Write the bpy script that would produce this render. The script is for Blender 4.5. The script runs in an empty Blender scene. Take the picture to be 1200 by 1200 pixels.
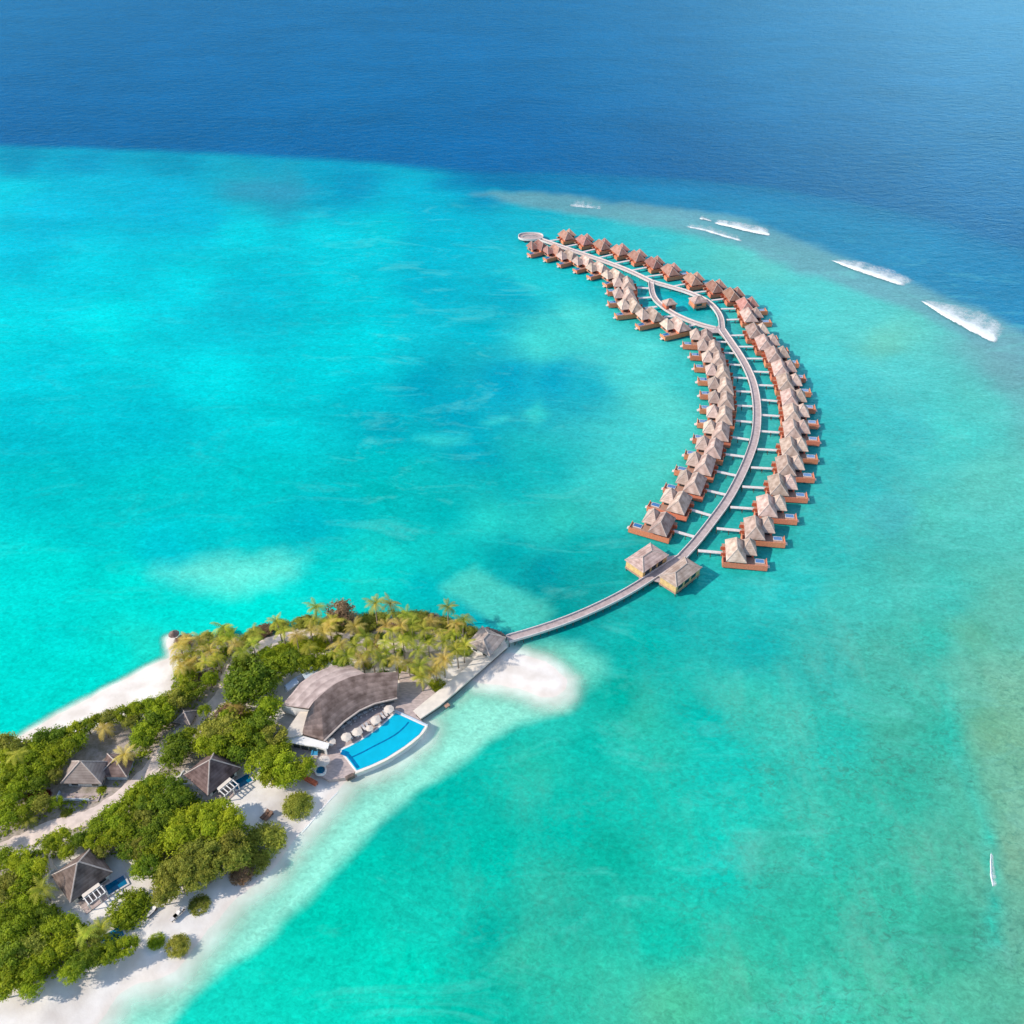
import bpy, bmesh, math, random
import numpy as np
from mathutils import Vector, Matrix, Euler
R = math.radians
random.seed(7)
scene = bpy.context.scene
COL = scene.collection

# ------------------------------------------------------------------ camera, sky, sun
CAM_H, PITCH, FPX = 230.0, R(40), 1100.0
cd = bpy.data.cameras.new('camera'); cam = bpy.data.objects.new('camera', cd); COL.objects.link(cam)
cam.location = (0, 0, CAM_H); cam.rotation_euler = (R(90) - PITCH, 0, 0)
cd.sensor_width = 36; cd.lens = 36 * FPX / 1200; cd.clip_start = 1; cd.clip_end = 60000
scene.camera = cam
SUN_AZ, SUN_EL = R(78), R(35)         # shadows run to the right of and away from the camera
sdir = Vector((-math.sin(SUN_AZ) * math.cos(SUN_EL), -math.cos(SUN_AZ) * math.cos(SUN_EL), math.sin(SUN_EL)))
sl = bpy.data.lights.new('sun', 'SUN'); so = bpy.data.objects.new('sun', sl); COL.objects.link(so)
sl.energy = 3.6; sl.angle = R(0.5); sl.color = (1.0, 0.90, 0.78)
so.rotation_euler = sdir.to_track_quat('Z', 'Y').to_euler(); so.location = sdir * 500
world = bpy.data.worlds.new('World'); scene.world = world; world.use_nodes = True
wn = world.node_tree; bg = wn.nodes['Background']
sky = wn.nodes.new('ShaderNodeTexSky'); sky.sky_type = 'NISHITA'; sky.sun_disc = False
sky.sun_elevation = SUN_EL; sky.sun_rotation = math.atan2(sdir.x, sdir.y)
sky.air_density = 1.0; sky.dust_density = 0.6; sky.ozone_density = 1.5
# thin bright cloud bank low in the sky on the right, as the sea there mirrors it
tc = wn.nodes.new('ShaderNodeTexCoord'); vd = wn.nodes.new('ShaderNodeVectorMath'); vd.operation = 'DOT_PRODUCT'
wn.links.new(tc.outputs['Generated'], vd.inputs[0])
cdir = Vector((0.46, 0.78, 0.39)).normalized(); vd.inputs[1].default_value = cdir
mr = wn.nodes.new('ShaderNodeMapRange'); mr.interpolation_type = 'SMOOTHSTEP'
mr.inputs['From Min'].default_value = 0.87; mr.inputs['From Max'].default_value = 1.0; mr.inputs['To Max'].default_value = 1.0
wn.links.new(vd.outputs['Value'], mr.inputs['Value'])
cno = wn.nodes.new('ShaderNodeTexNoise'); cno.inputs['Scale'].default_value = 3.0; cno.inputs['Detail'].default_value = 4
wn.links.new(tc.outputs['Generated'], cno.inputs['Vector'])
cm = wn.nodes.new('ShaderNodeMath'); cm.operation = 'MULTIPLY'
wn.links.new(mr.outputs[0], cm.inputs[0]); wn.links.new(cno.outputs['Fac'], cm.inputs[1])
cmx = wn.nodes.new('ShaderNodeMixRGB'); cmx.inputs['Color2'].default_value = (34.0, 34.0, 34, 1)
wn.links.new(cm.outputs[0], cmx.inputs['Fac']); wn.links.new(sky.outputs[0], cmx.inputs['Color1'])
wn.links.new(cmx.outputs[0], bg.inputs['Color']); bg.inputs['Strength'].default_value = 0.15
scene.view_settings.view_transform = 'Standard'; scene.view_settings.look = 'None'
scene.view_settings.gamma = 1.0; scene.view_settings.exposure = 0.35
scene.cycles.max_bounces = 6; scene.cycles.transparent_max_bounces = 8
scene.cycles.diffuse_bounces = 3; scene.cycles.glossy_bounces = 3

# ------------------------------------------------------------------ measuring helpers
CP, SP = math.cos(PITCH), math.sin(PITCH)
def P(px, py, z=0.0):
    u, v = px - 600.0, py - 600.0
    w = v * CP + FPX * SP
    s = (CAM_H - z) / w
    return Vector((u * s, (FPX * CP - v * SP) * s, z))
def to_px(x, y):                       # inverse for the water plane (used only to author colour fields), numpy
    fw = y * CP + CAM_H * SP
    up = y * SP - CAM_H * CP
    return 600 + FPX * x / fw, 600 - FPX * up / fw

# ------------------------------------------------------------------ materials
def lin(c):
    c = np.asarray(c, float) / 255.0
    return np.where(c <= 0.04045, c / 12.92, ((c + 0.055) / 1.055) ** 2.4)
def mat(name, col, rough=0.8, var=0.15, scale=1.0, col2=None, bump=0.0, spec=0.3, trans=0.0, stretch=None, obj_rand=0.0):
    m = bpy.data.materials.new(name); m.use_nodes = True
    n, l = m.node_tree.nodes, m.node_tree.links
    b = n['Principled BSDF']; b.inputs['Roughness'].default_value = rough
    b.inputs['Specular IOR Level'].default_value = spec
    tc = n.new('ShaderNodeTexCoord'); mp = n.new('ShaderNodeMapping'); l.new(tc.outputs['Object'], mp.inputs[0])
    if stretch: mp.inputs['Scale'].default_value = stretch
    t = n.new('ShaderNodeTexNoise'); t.inputs['Scale'].default_value = scale; t.inputs['Detail'].default_value = 5
    l.new(mp.outputs[0], t.inputs['Vector'])
    r = n.new('ShaderNodeValToRGB'); l.new(t.outputs['Fac'], r.inputs[0])
    c2 = col2 or tuple(min(1, x * (1 + var)) for x in col)
    c1 = col if col2 else tuple(x * (1 - var) for x in col)
    r.color_ramp.elements[0].position = 0.35; r.color_ramp.elements[1].position = 0.65
    r.color_ramp.elements[0].color = (*c1, 1); r.color_ramp.elements[1].color = (*c2, 1)
    out = r.outputs[0]
    if obj_rand:
        oi = n.new('ShaderNodeObjectInfo'); hs = n.new('ShaderNodeHueSaturation')
        ma = n.new('ShaderNodeMapRange'); ma.inputs['To Min'].default_value = 1 - obj_rand; ma.inputs['To Max'].default_value = 1 + obj_rand
        l.new(oi.outputs['Random'], ma.inputs[0]); l.new(ma.outputs[0], hs.inputs['Value'])
        mh = n.new('ShaderNodeMapRange'); mh.inputs['To Min'].default_value = 0.5 - obj_rand * 0.07; mh.inputs['To Max'].default_value = 0.5 + obj_rand * 0.05
        mm = n.new('ShaderNodeMath'); mm.operation = 'MULTIPLY'; mm.inputs[1].default_value = 7.31
        mf = n.new('ShaderNodeMath'); mf.operation = 'FRACT'
        l.new(oi.outputs['Random'], mm.inputs[0]); l.new(mm.outputs[0], mf.inputs[0]); l.new(mf.outputs[0], mh.inputs[0]); l.new(mh.outputs[0], hs.inputs['Hue'])
        l.new(out, hs.inputs['Color']); out = hs.outputs[0]
    l.new(out, b.inputs['Base Color'])
    if bump:
        bp = n.new('ShaderNodeBump'); bp.inputs['Strength'].default_value = bump; bp.inputs['Distance'].default_value = 0.1
        l.new(t.outputs['Fac'], bp.inputs['Height']); l.new(bp.outputs[0], b.inputs['Normal'])
    if trans:
        tr = n.new('ShaderNodeBsdfTranslucent'); l.new(out, tr.inputs['Color'])
        mx = n.new('ShaderNodeMixShader'); mx.inputs[0].default_value = trans
        l.new(b.outputs[0], mx.inputs[1]); l.new(tr.outputs[0], mx.inputs[2])
        l.new(mx.outputs[0], n['Material Output'].inputs['Surface'])
    return m
def roof_mat(name, c1, c2, band=2.2):
    """thatch / shingle: horizontal courses down the slope plus weathering"""
    m = mat(name, c1, 0.95, col2=c2, scale=0.38, spec=0.1, obj_rand=0.26)
    n, l = m.node_tree.nodes, m.node_tree.links
    b = n['Principled BSDF']; src = b.inputs['Base Color'].links[0].from_socket
    tc = n.new('ShaderNodeTexCoord')
    sx = n.new('ShaderNodeSeparateXYZ'); l.new(tc.outputs['Object'], sx.inputs[0])
    no = n.new('ShaderNodeTexNoise'); no.inputs['Scale'].default_value = 5; no.inputs['Detail'].default_value = 3; l.new(tc.outputs['Object'], no.inputs['Vector'])
    ma = n.new('ShaderNodeMath'); ma.operation = 'MULTIPLY_ADD'; ma.inputs[1].default_value = 0.25; l.new(no.outputs['Fac'], ma.inputs[0]); l.new(sx.outputs['Z'], ma.inputs[2])
    mm = n.new('ShaderNodeMath'); mm.operation = 'MULTIPLY'; mm.inputs[1].default_value = band; l.new(ma.outputs[0], mm.inputs[0])
    fr = n.new('ShaderNodeMath'); fr.operation = 'FRACT'; l.new(mm.outputs[0], fr.inputs[0])
    mr = n.new('ShaderNodeMapRange'); mr.inputs['To Min'].default_value = 0.80; mr.inputs['To Max'].default_value = 1.08; l.new(fr.outputs[0], mr.inputs[0])
    mx = n.new('ShaderNodeMixRGB'); mx.blend_type = 'MULTIPLY'; mx.inputs[0].default_value = 1
    l.new(src, mx.inputs[1]); l.new(mr.outputs[0], mx.inputs[2]); l.new(mx.outputs[0], b.inputs['Base Color'])
    bp = n.new('ShaderNodeBump'); bp.inputs['Strength'].default_value = 0.5; bp.inputs['Distance'].default_value = 0.15
    l.new(fr.outputs[0], bp.inputs['Height']); l.new(bp.outputs[0], b.inputs['Normal'])
    return m

M = {}
M['thatch'] = roof_mat('villa thatch', (0.35, 0.25, 0.205), (0.60, 0.47, 0.40))
M['thatch_rosy'] = roof_mat('rosy thatch', (0.33, 0.17, 0.13), (0.46, 0.27, 0.215))
M['thatch_dark'] = roof_mat('dark thatch', (0.115, 0.08, 0.07), (0.25, 0.185, 0.165), 1.6)  # darker thatch tone, also on the restaurant's lower slope
M['thatch_pale'] = roof_mat('pale thatch', (0.33, 0.26, 0.235), (0.50, 0.41, 0.37), 1.6)
M['cap'] = mat('ridge cap', (0.46, 0.39, 0.35), 0.9, 0.12, 1.5)
M['orange'] = mat('orange timber', (0.70, 0.24, 0.125), 0.6, 0.25, 1.6, stretch=(1, 1, 4), obj_rand=0.12)
M['red'] = mat('red timber', (0.50, 0.12, 0.06), 0.6, 0.25, 1.6, stretch=(1, 1, 4))
M['deck'] = mat('deck boards', (0.42, 0.25, 0.18), 0.75, 0.2, 1.2, stretch=(6, 1, 1))
M['tan'] = mat('tan wall', (0.62, 0.40, 0.18), 0.7, 0.15, 1.0)
M['walk'] = mat('walkway boards', (0.43, 0.35, 0.34), 0.8, 0.14, 0.8, stretch=(1, 1, 1))
M['rail'] = mat('bleached rail', (0.66, 0.60, 0.58), 0.7, 0.1, 1.5)
M['pile'] = mat('dark pile', (0.10, 0.08, 0.065), 0.8, 0.3, 2)
M['glass'] = mat('window glass', (0.03, 0.045, 0.05), 0.08, 0.2, 1, spec=0.6)
M['pool'] = mat('pool water', (0.0, 0.13, 0.36), 0.06, 0.12, 1.2, spec=0.5)
M['big_pool'] = mat('pool basin water', (0.0, 0.44, 0.62), 0.06, 0.06, 0.35, spec=0.5)
M['pool_step'] = mat('pool step tiles', (0.0, 0.15, 0.34), 0.15, 0.2, 1.0)
M['small_pool'] = mat('plunge pool water', (0.0, 0.13, 0.25), 0.06, 0.2, 1.0, spec=0.5)
M['white'] = mat('white render', (0.78, 0.76, 0.72), 0.7, 0.05, 0.6)
M['blue_white'] = mat('pale blue wall', (0.50, 0.58, 0.66), 0.6, 0.08, 0.6)
M['cream'] = mat('cream flat roof', (0.74, 0.66, 0.56), 0.8, 0.08, 0.5)
M['sail'] = mat('umbrella canvas', (0.66, 0.58, 0.50), 0.8, 0.05, 0.6)
M['terrace'] = mat('terrace boards', (0.47, 0.38, 0.35), 0.8, 0.18, 0.7, stretch=(1, 3, 1))
M['wallcap'] = mat('pale seawall', (0.74, 0.67, 0.58), 0.85, 0.08, 0.5)
M['wallside'] = mat('seawall side', (0.16, 0.12, 0.10), 0.9, 0.3, 0.8)
M['path'] = mat('path sand', (0.72, 0.60, 0.53), 0.95, 0.15, 0.4, bump=0.2)
M['soil'] = mat('garden soil', (0.20, 0.13, 0.10), 0.95, 0.3, 0.6)
M['lounger'] = mat('lounger timber', (0.16, 0.09, 0.06), 0.7, 0.2, 2)
M['cushion'] = mat('lounger cushion', (0.66, 0.62, 0.60), 0.8, 0.06, 2)
M['blue_cloth'] = mat('blue cushion', (0.05, 0.32, 0.55), 0.8, 0.1, 2)
M['trunk'] = mat('tree bark', (0.22, 0.16, 0.11), 0.95, 0.25, 2, bump=0.4)
M['palm_trunk'] = mat('palm bark', (0.32, 0.25, 0.19), 0.95, 0.25, 3, stretch=(1, 1, 3), bump=0.4)
def leaf(name, a, b, o=0.16): return mat(name, a, 0.6, col2=b, scale=0.55, trans=0.45, spec=0.2, obj_rand=o)
M['leaf'] = leaf('green leaves', (0.19, 0.28, 0.014), (0.46, 0.53, 0.024))
M['leaf_dark'] = leaf('dark green leaves', (0.115, 0.20, 0.016), (0.30, 0.40, 0.024))
M['leaf_yellow'] = leaf('yellow green leaves', (0.30, 0.38, 0.016), (0.50, 0.56, 0.03))
M['leaf_olive'] = leaf('olive leaves', (0.24, 0.27, 0.035), (0.46, 0.46, 0.07))
M['leaf_brown'] = leaf('brown twigs', (0.28, 0.17, 0.10), (0.42, 0.29, 0.17))
M['leaf_red'] = leaf('red leaves', (0.30, 0.05, 0.03), (0.42, 0.09, 0.05))
M['frond'] = leaf('palm fronds', (0.26, 0.33, 0.025), (0.62, 0.60, 0.08), 0.30)
M['frond_gold'] = leaf('golden palm fronds', (0.52, 0.40, 0.06), (0.74, 0.60, 0.17), 0.2)

# ------------------------------------------------------------------ object helpers
def tag(o, label=None, cat=None, group=None, kind=None):
    if label: o['label'] = label
    if cat: o['category'] = cat
    if group: o['group'] = group
    if kind: o['kind'] = kind
    return o
def empty(name, loc, rz=0.0):
    o = bpy.data.objects.new(name, None); COL.objects.link(o); o.location = loc; o.rotation_euler = (0, 0, rz); o.empty_display_size = 0.5
    return o
class MB:
    def __init__(s): s.v = []; s.f = []
    def add(s, vs, fs):
        k = len(s.v); s.v += [tuple(p) for p in vs]; s.f += [tuple(i + k for i in f) for f in fs]; return s
    def box(s, x0, x1, y0, y1, z0, z1):
        return s.add([(x0,y0,z0),(x1,y0,z0),(x1,y1,z0),(x0,y1,z0),(x0,y0,z1),(x1,y0,z1),(x1,y1,z1),(x0,y1,z1)],
                     [(0,3,2,1),(4,5,6,7),(0,1,5,4),(1,2,6,5),(2,3,7,6),(3,0,4,7)])
    def prism(s, poly, z0, z1):
        poly = [Vector(p) for p in poly]
        ar = sum(poly[i].x * poly[(i+1) % len(poly)].y - poly[(i+1) % len(poly)].x * poly[i].y for i in range(len(poly)))
        if ar < 0: poly = poly[::-1]
        n = len(poly); vs = [(p.x, p.y, z0) for p in poly] + [(p.x, p.y, z1) for p in poly]
        return s.add(vs, [tuple(range(n - 1, -1, -1)), tuple(range(n, 2 * n))] + [(i, (i+1) % n, n + (i+1) % n, n + i) for i in range(n)])
    def tube(s, a, b, r0, r1=None, n=6, cap=True):
        a, b = Vector(a), Vector(b); r1 = r0 if r1 is None else r1
        d = (b - a); q = d.to_track_quat('Z', 'Y'); vs = []
        for c, r in ((a, r0), (b, r1)):
            for i in range(n):
                t = 2 * math.pi * i / n; vs.append(c + q @ Vector((r * math.cos(t), r * math.sin(t), 0)))
        fs = [(i, (i+1) % n, n + (i+1) % n, n + i) for i in range(n)]
        if cap: fs += [tuple(range(n - 1, -1, -1)), tuple(range(n, 2 * n))]
        return s.add(vs, fs)
    def hip(s, x0, x1, y0, y1, ze, zr, ins=None, ridge='y', th=0.22):
        """hipped roof with a flat underside"""
        if ridge == 'y':
            xm = (x0 + x1) / 2; i0, i1 = ins or ((x1 - x0) / 2,) * 2
            ra, rb = (xm, y0 + i0, zr), (xm, y1 - i1, zr)
        else:
            ym = (y0 + y1) / 2; i0, i1 = ins or ((y1 - y0) / 2,) * 2
            ra, rb = (x0 + i0, ym, zr), (x1 - i1, ym, zr)
        c = [(x0,y0),(x1,y0),(x1,y1),(x0,y1)]
        vs = [(x, y, ze) for x, y in c] + [(x, y, ze - th) for x, y in c] + [ra, rb]
        if ridge == 'y': fs = [(0,1,8),(1,2,9,8),(2,3,9),(3,0,8,9)]
        else: fs = [(3,0,8),(0,1,9,8),(1,2,9),(2,3,8,9)]
        fs += [(4,5,1,0),(5,6,2,1),(6,7,3,2),(7,4,0,3),(7,6,5,4)]
        return s.add(vs, fs)
    def hipcaps(s, x0, x1, y0, y1, ze, zr, ins=None, ridge='y', r=0.13):
        if ridge == 'y':
            xm = (x0 + x1) / 2; i0, i1 = ins or ((x1 - x0) / 2,) * 2; ra, rb = Vector((xm, y0 + i0, zr)), Vector((xm, y1 - i1, zr))
            ends = [((x0,y0),ra),((x1,y0),ra),((x1,y1),rb),((x0,y1),rb)]
        else:
            ym = (y0 + y1) / 2; i0, i1 = ins or ((y1 - y0) / 2,) * 2; ra, rb = Vector((x0 + i0, ym, zr)), Vector((x1 - i1, ym, zr))
            ends = [((x0,y0),ra),((x0,y1),ra),((x1,y1),rb),((x1,y0),rb)]
        up = Vector((0, 0, 0.05))
        for (x, y), q in ends: s.tube(Vector((x, y, ze)) + up, q + up, r, n=5)
        if (rb - ra).length > 0.3: s.tube(ra + up, rb + up, r, n=5)
        return s
    def mirror_y(s):
        s.v = [(x, -y, z) for x, y, z in s.v]; s.f = [f[::-1] for f in s.f]; return s
    def build(s, name, m, parent=None, loc=None, smooth=False):
        me = bpy.data.meshes.new(name); me.from_pydata(s.v, [], s.f); me.update()
        if m: me.materials.append(m)
        if smooth:
            for p in me.polygons: p.use_smooth = True
        o = bpy.data.objects.new(name, me); COL.objects.link(o)
        if parent: o.parent = parent
        if loc is not None: o.location = loc
        return o
def copy_tree(o, parent=None):
    c = o.copy(); COL.objects.link(c); c.parent = parent
    for ch in list(o.children): copy_tree(ch, c)
    return c
ORD = ['zeroth','first','second','third','fourth','fifth','sixth','seventh','eighth','ninth','tenth','eleventh','twelfth','thirteenth','fourteenth','fifteenth','sixteenth','seventeenth','eighteenth','nineteenth','twentieth','twenty-first','twenty-second','twenty-third','twenty-fourth','twenty-fifth','twenty-sixth','twenty-seventh','twenty-eighth','twenty-ninth','thirtieth','thirty-first','thirty-second','thirty-third','thirty-fourth','thirty-fifth','thirty-sixth','thirty-seventh','thirty-eighth','thirty-ninth','fortieth']

# ------------------------------------------------------------------ land outline (pixel notes turned into ground points)
LAND = [(-60,890),(-20,878),(20,864),(40,853),(60,843),(80,832),(100,820),(120,810),(140,801),(160,790),(180,780),(195,772),
        (196,758),(194,748),(203,744),(216,751),(232,751),(256,747),(284,750),(308,747),(335,740),(358,737),(385,733),(407,729),(432,729),(460,728),
        (483,728),(510,731),(536,736),(556,740),(575,744),(590,750),(589,758),
        (560,783),(530,806),(512,820),(489,840),(500,852),(494,864),(476,880),(454,894),(417,910),(408,914),(398,925),(386,936),(374,950),(360,967),(340,990),(322,1012),(300,1036),
        (280,1054),(262,1072),(246,1090),(232,1108),(216,1127),(204,1141),(184,1147),(160,1152),(138,1164),(124,1182),(112,1200),(100,1240),(60,1320),(-120,1420),(-300,1300),(-300,1000)]
SPIT = [(571,775),(584,768),(600,766),(621,770),(640,776),(655,786),(667,798),(664,810),(650,818),(630,815),(608,808),(585,803),(560,800),(548,795)]
def wpoly(pts): return np.array([[P(x, y).x, P(x, y).y] for x, y in pts])
def sdist(poly, X, Y):
    """signed distance to polygon, + inside"""
    n = len(poly); d2 = np.full(X.shape, 1e18); ins = np.zeros(X.shape, bool)
    for i in range(n):
        ax, ay = poly[i]; bx, by = poly[(i + 1) % n]
        ex, ey = bx - ax, by - ay; L = ex * ex + ey * ey + 1e-12
        t = np.clip(((X - ax) * ex + (Y - ay) * ey) / L, 0, 1)
        d2 = np.minimum(d2, (X - ax - t * ex) ** 2 + (Y - ay - t * ey) ** 2)
        c = ((ay > Y) != (by > Y)) & (X < (bx - ax) * (Y - ay) / (by - ay + 1e-12) + ax)
        ins ^= c
    return np.sqrt(d2) * np.where(ins, 1, -1)
def vnoise(x, y, seed=0):
    def h(i, j):
        v = np.sin(i * 127.1 + j * 311.7 + seed * 74.7) * 43758.5453; return v - np.floor(v)
    xi, yi = np.floor(x), np.floor(y); fx, fy = x - xi, y - yi; fx = fx*fx*(3-2*fx); fy = fy*fy*(3-2*fy)
    return (h(xi,yi)*(1-fx)+h(xi+1,yi)*fx)*(1-fy)+(h(xi,yi+1)*(1-fx)+h(xi+1,yi+1)*fx)*fy
def fbm(x, y, seed=0, o=4):
    s = 0; a = 0.5
    for k in range(o): s = s + a * vnoise(x * 2**k, y * 2**k, seed + k); a *= 0.5
    return s
def sstep(a, b, x): t = np.clip((x - a) / (b - a), 0, 1); return t * t * (3 - 2 * t)

def axis(segs):
    out = []
    for a, b, st in segs: out += list(np.arange(a, b, st))
    out.append(segs[-1][1]); return np.array(out)
xs = np.concatenate([-np.geomspace(20000, 620, 14), axis([(-600,-180,6),(-180,60,1.25),(60,260,3),(260,600,6)]), np.geomspace(620, 20000, 14)])
ys = np.concatenate([axis([(-400,70,25),(70,310,1.25),(310,640,3),(640,1400,6)]), np.geomspace(1440, 25000, 14)])
GX, GY = np.meshgrid(xs, ys)
wx = GX + (fbm(GX / 9, GY / 9, 3) - 0.47) * 3.0; wy = GY + (fbm(GX / 9, GY / 9, 9) - 0.47) * 3.0
SD_LAND = sdist(wpoly(LAND), wx, wy); SD_SPIT = sdist(wpoly(SPIT), wx, wy)
sd = np.maximum(SD_LAND, SD_SPIT)
def land_z(s): return np.where(s > 0, np.minimum(1.25, 0.10 * s + 0.0), np.maximum(s * 0.10, -9.0))
Z = land_z(SD_LAND)
Zs = np.where(SD_SPIT > 0, np.minimum(0.35, SD_SPIT * 0.07), np.maximum(SD_SPIT * 0.06, -9.0))
Z = np.maximum(Z, Zs) + np.where(sd > 2, (fbm(GX / 5, GY / 5, 5) - 0.47) * 0.25, 0)
Z = np.where(SD_LAND > 12, Z, Z)
def grid_mesh(name, m, zz, cols=None, extra=None):
    ny, nx = GX.shape
    V = np.stack([GX, GY, zz], -1).reshape(-1, 3)
    idx = np.arange(nx * ny).reshape(ny, nx)
    F = np.stack([idx[:-1,:-1], idx[:-1,1:], idx[1:,1:], idx[1:,:-1]], -1).reshape(-1, 4)
    me = bpy.data.meshes.new(name)
    me.vertices.add(len(V)); me.vertices.foreach_set('co', V.ravel())
    me.loops.add(F.size); me.loops.foreach_set('vertex_index', F.ravel().astype(np.int32))
    me.polygons.add(len(F)); me.polygons.foreach_set('loop_start', (np.arange(len(F)) * 4).astype(np.int32))
    me.polygons.foreach_set('loop_total', np.full(len(F), 4, np.int32)); me.polygons.foreach_set('use_smooth', np.ones(len(F), bool))
    me.update()
    if cols is not None:
        a = me.attributes.new('tint', 'FLOAT_COLOR', 'POINT'); a.data.foreach_set('color', cols.reshape(-1, 4).astype(np.float32).ravel())
    for k, arr in (extra or {}).items():
        a = me.attributes.new(k, 'FLOAT', 'POINT'); a.data.foreach_set('value', arr.astype(np.float32).ravel())
    me.materials.append(m)
    o = bpy.data.objects.new(name, me); COL.objects.link(o); return o

# sand / island ground
def ground_material():
    m = mat('coral sand', (0.66, 0.60, 0.54), 0.95, col2=(0.86, 0.82, 0.77), scale=0.12, spec=0.1)
    n, l = m.node_tree.nodes, m.node_tree.links; b = n['Principled BSDF']; src = b.inputs['Base Color'].links[0].from_socket
    at = n.new('ShaderNodeAttribute'); at.attribute_name = 'litter'
    tc = n.new('ShaderNodeTexCoord'); no = n.new('ShaderNodeTexNoise'); no.inputs['Scale'].default_value = 0.45; no.inputs['Detail'].default_value = 8; no.inputs['Roughness'].default_value = 0.7
    l.new(tc.outputs['Object'], no.inputs['Vector'])
    cr = n.new('ShaderNodeValToRGB'); cr.color_ramp.elements[0].color = (0.19, 0.16, 0.10, 1); cr.color_ramp.elements[0].position = 0.38
    cr.color_ramp.elements[1].color = (0.46, 0.38, 0.34, 1); cr.color_ramp.elements[1].position = 0.62; l.new(no.outputs['Fac'], cr.inputs[0])
    mx = n.new('ShaderNodeMixRGB'); l.new(at.outputs['Fac'], mx.inputs[0]); l.new(src, mx.inputs[1]); l.new(cr.outputs[0], mx.inputs[2])
    wet = n.new('ShaderNodeAttribute'); wet.attribute_name = 'wet'
    mw = n.new('ShaderNodeMixRGB'); l.new(wet.outputs['Fac'], mw.inputs[0]); l.new(mx.outputs[0], mw.inputs[1]); mw.inputs[2].default_value = (0.70, 0.60, 0.50, 1)
    l.new(mw.outputs[0], b.inputs['Base Color'])
    n2 = n.new('ShaderNodeTexNoise'); n2.inputs['Scale'].default_value = 1.2; n2.inputs['Detail'].default_value = 6; l.new(tc.outputs['Object'], n2.inputs['Vector'])
    bp = n.new('ShaderNodeBump'); bp.inputs['Strength'].default_value = 0.35; bp.inputs['Distance'].default_value = 0.15; l.new(n2.outputs['Fac'], bp.inputs['Height']); l.new(bp.outputs[0], b.inputs['Normal'])
    return m
GROVE = [(200,740),(300,738),(360,725),(480,715),(566,735),(548,765),(505,795),(480,800),(470,785),(400,775),(330,775),(300,830),(370,880),(340,905),(290,900),(210,915),(160,985),(60,990),(-60,1040),(-60,895),(60,868),(130,850),(200,818),(205,780)]
GROVE2 = [(40,1000),(150,960),(215,915),(250,940),(300,975),(290,1015),(250,1030),(190,1050),(150,1010),(60,1010),(50,1050),(90,1080),(160,1105),(90,1140),(10,1165),(-60,1180),(-60,1020)]
g = np.maximum(sdist(wpoly(GROVE), GX, GY), sdist(wpoly(GROVE2), GX, GY))
litter = sstep(-2, 4, g + (fbm(GX / 6, GY / 6, 21) - 0.5) * 10) * 0.85
wet = np.clip(1 - np.abs(sd - 0.6) / 1.6, 0, 1) * 0.3
ground = grid_mesh('sand_ground', ground_material(), Z, extra={'litter': litter, 'wet': wet}); tag(ground, kind='structure')

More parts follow.
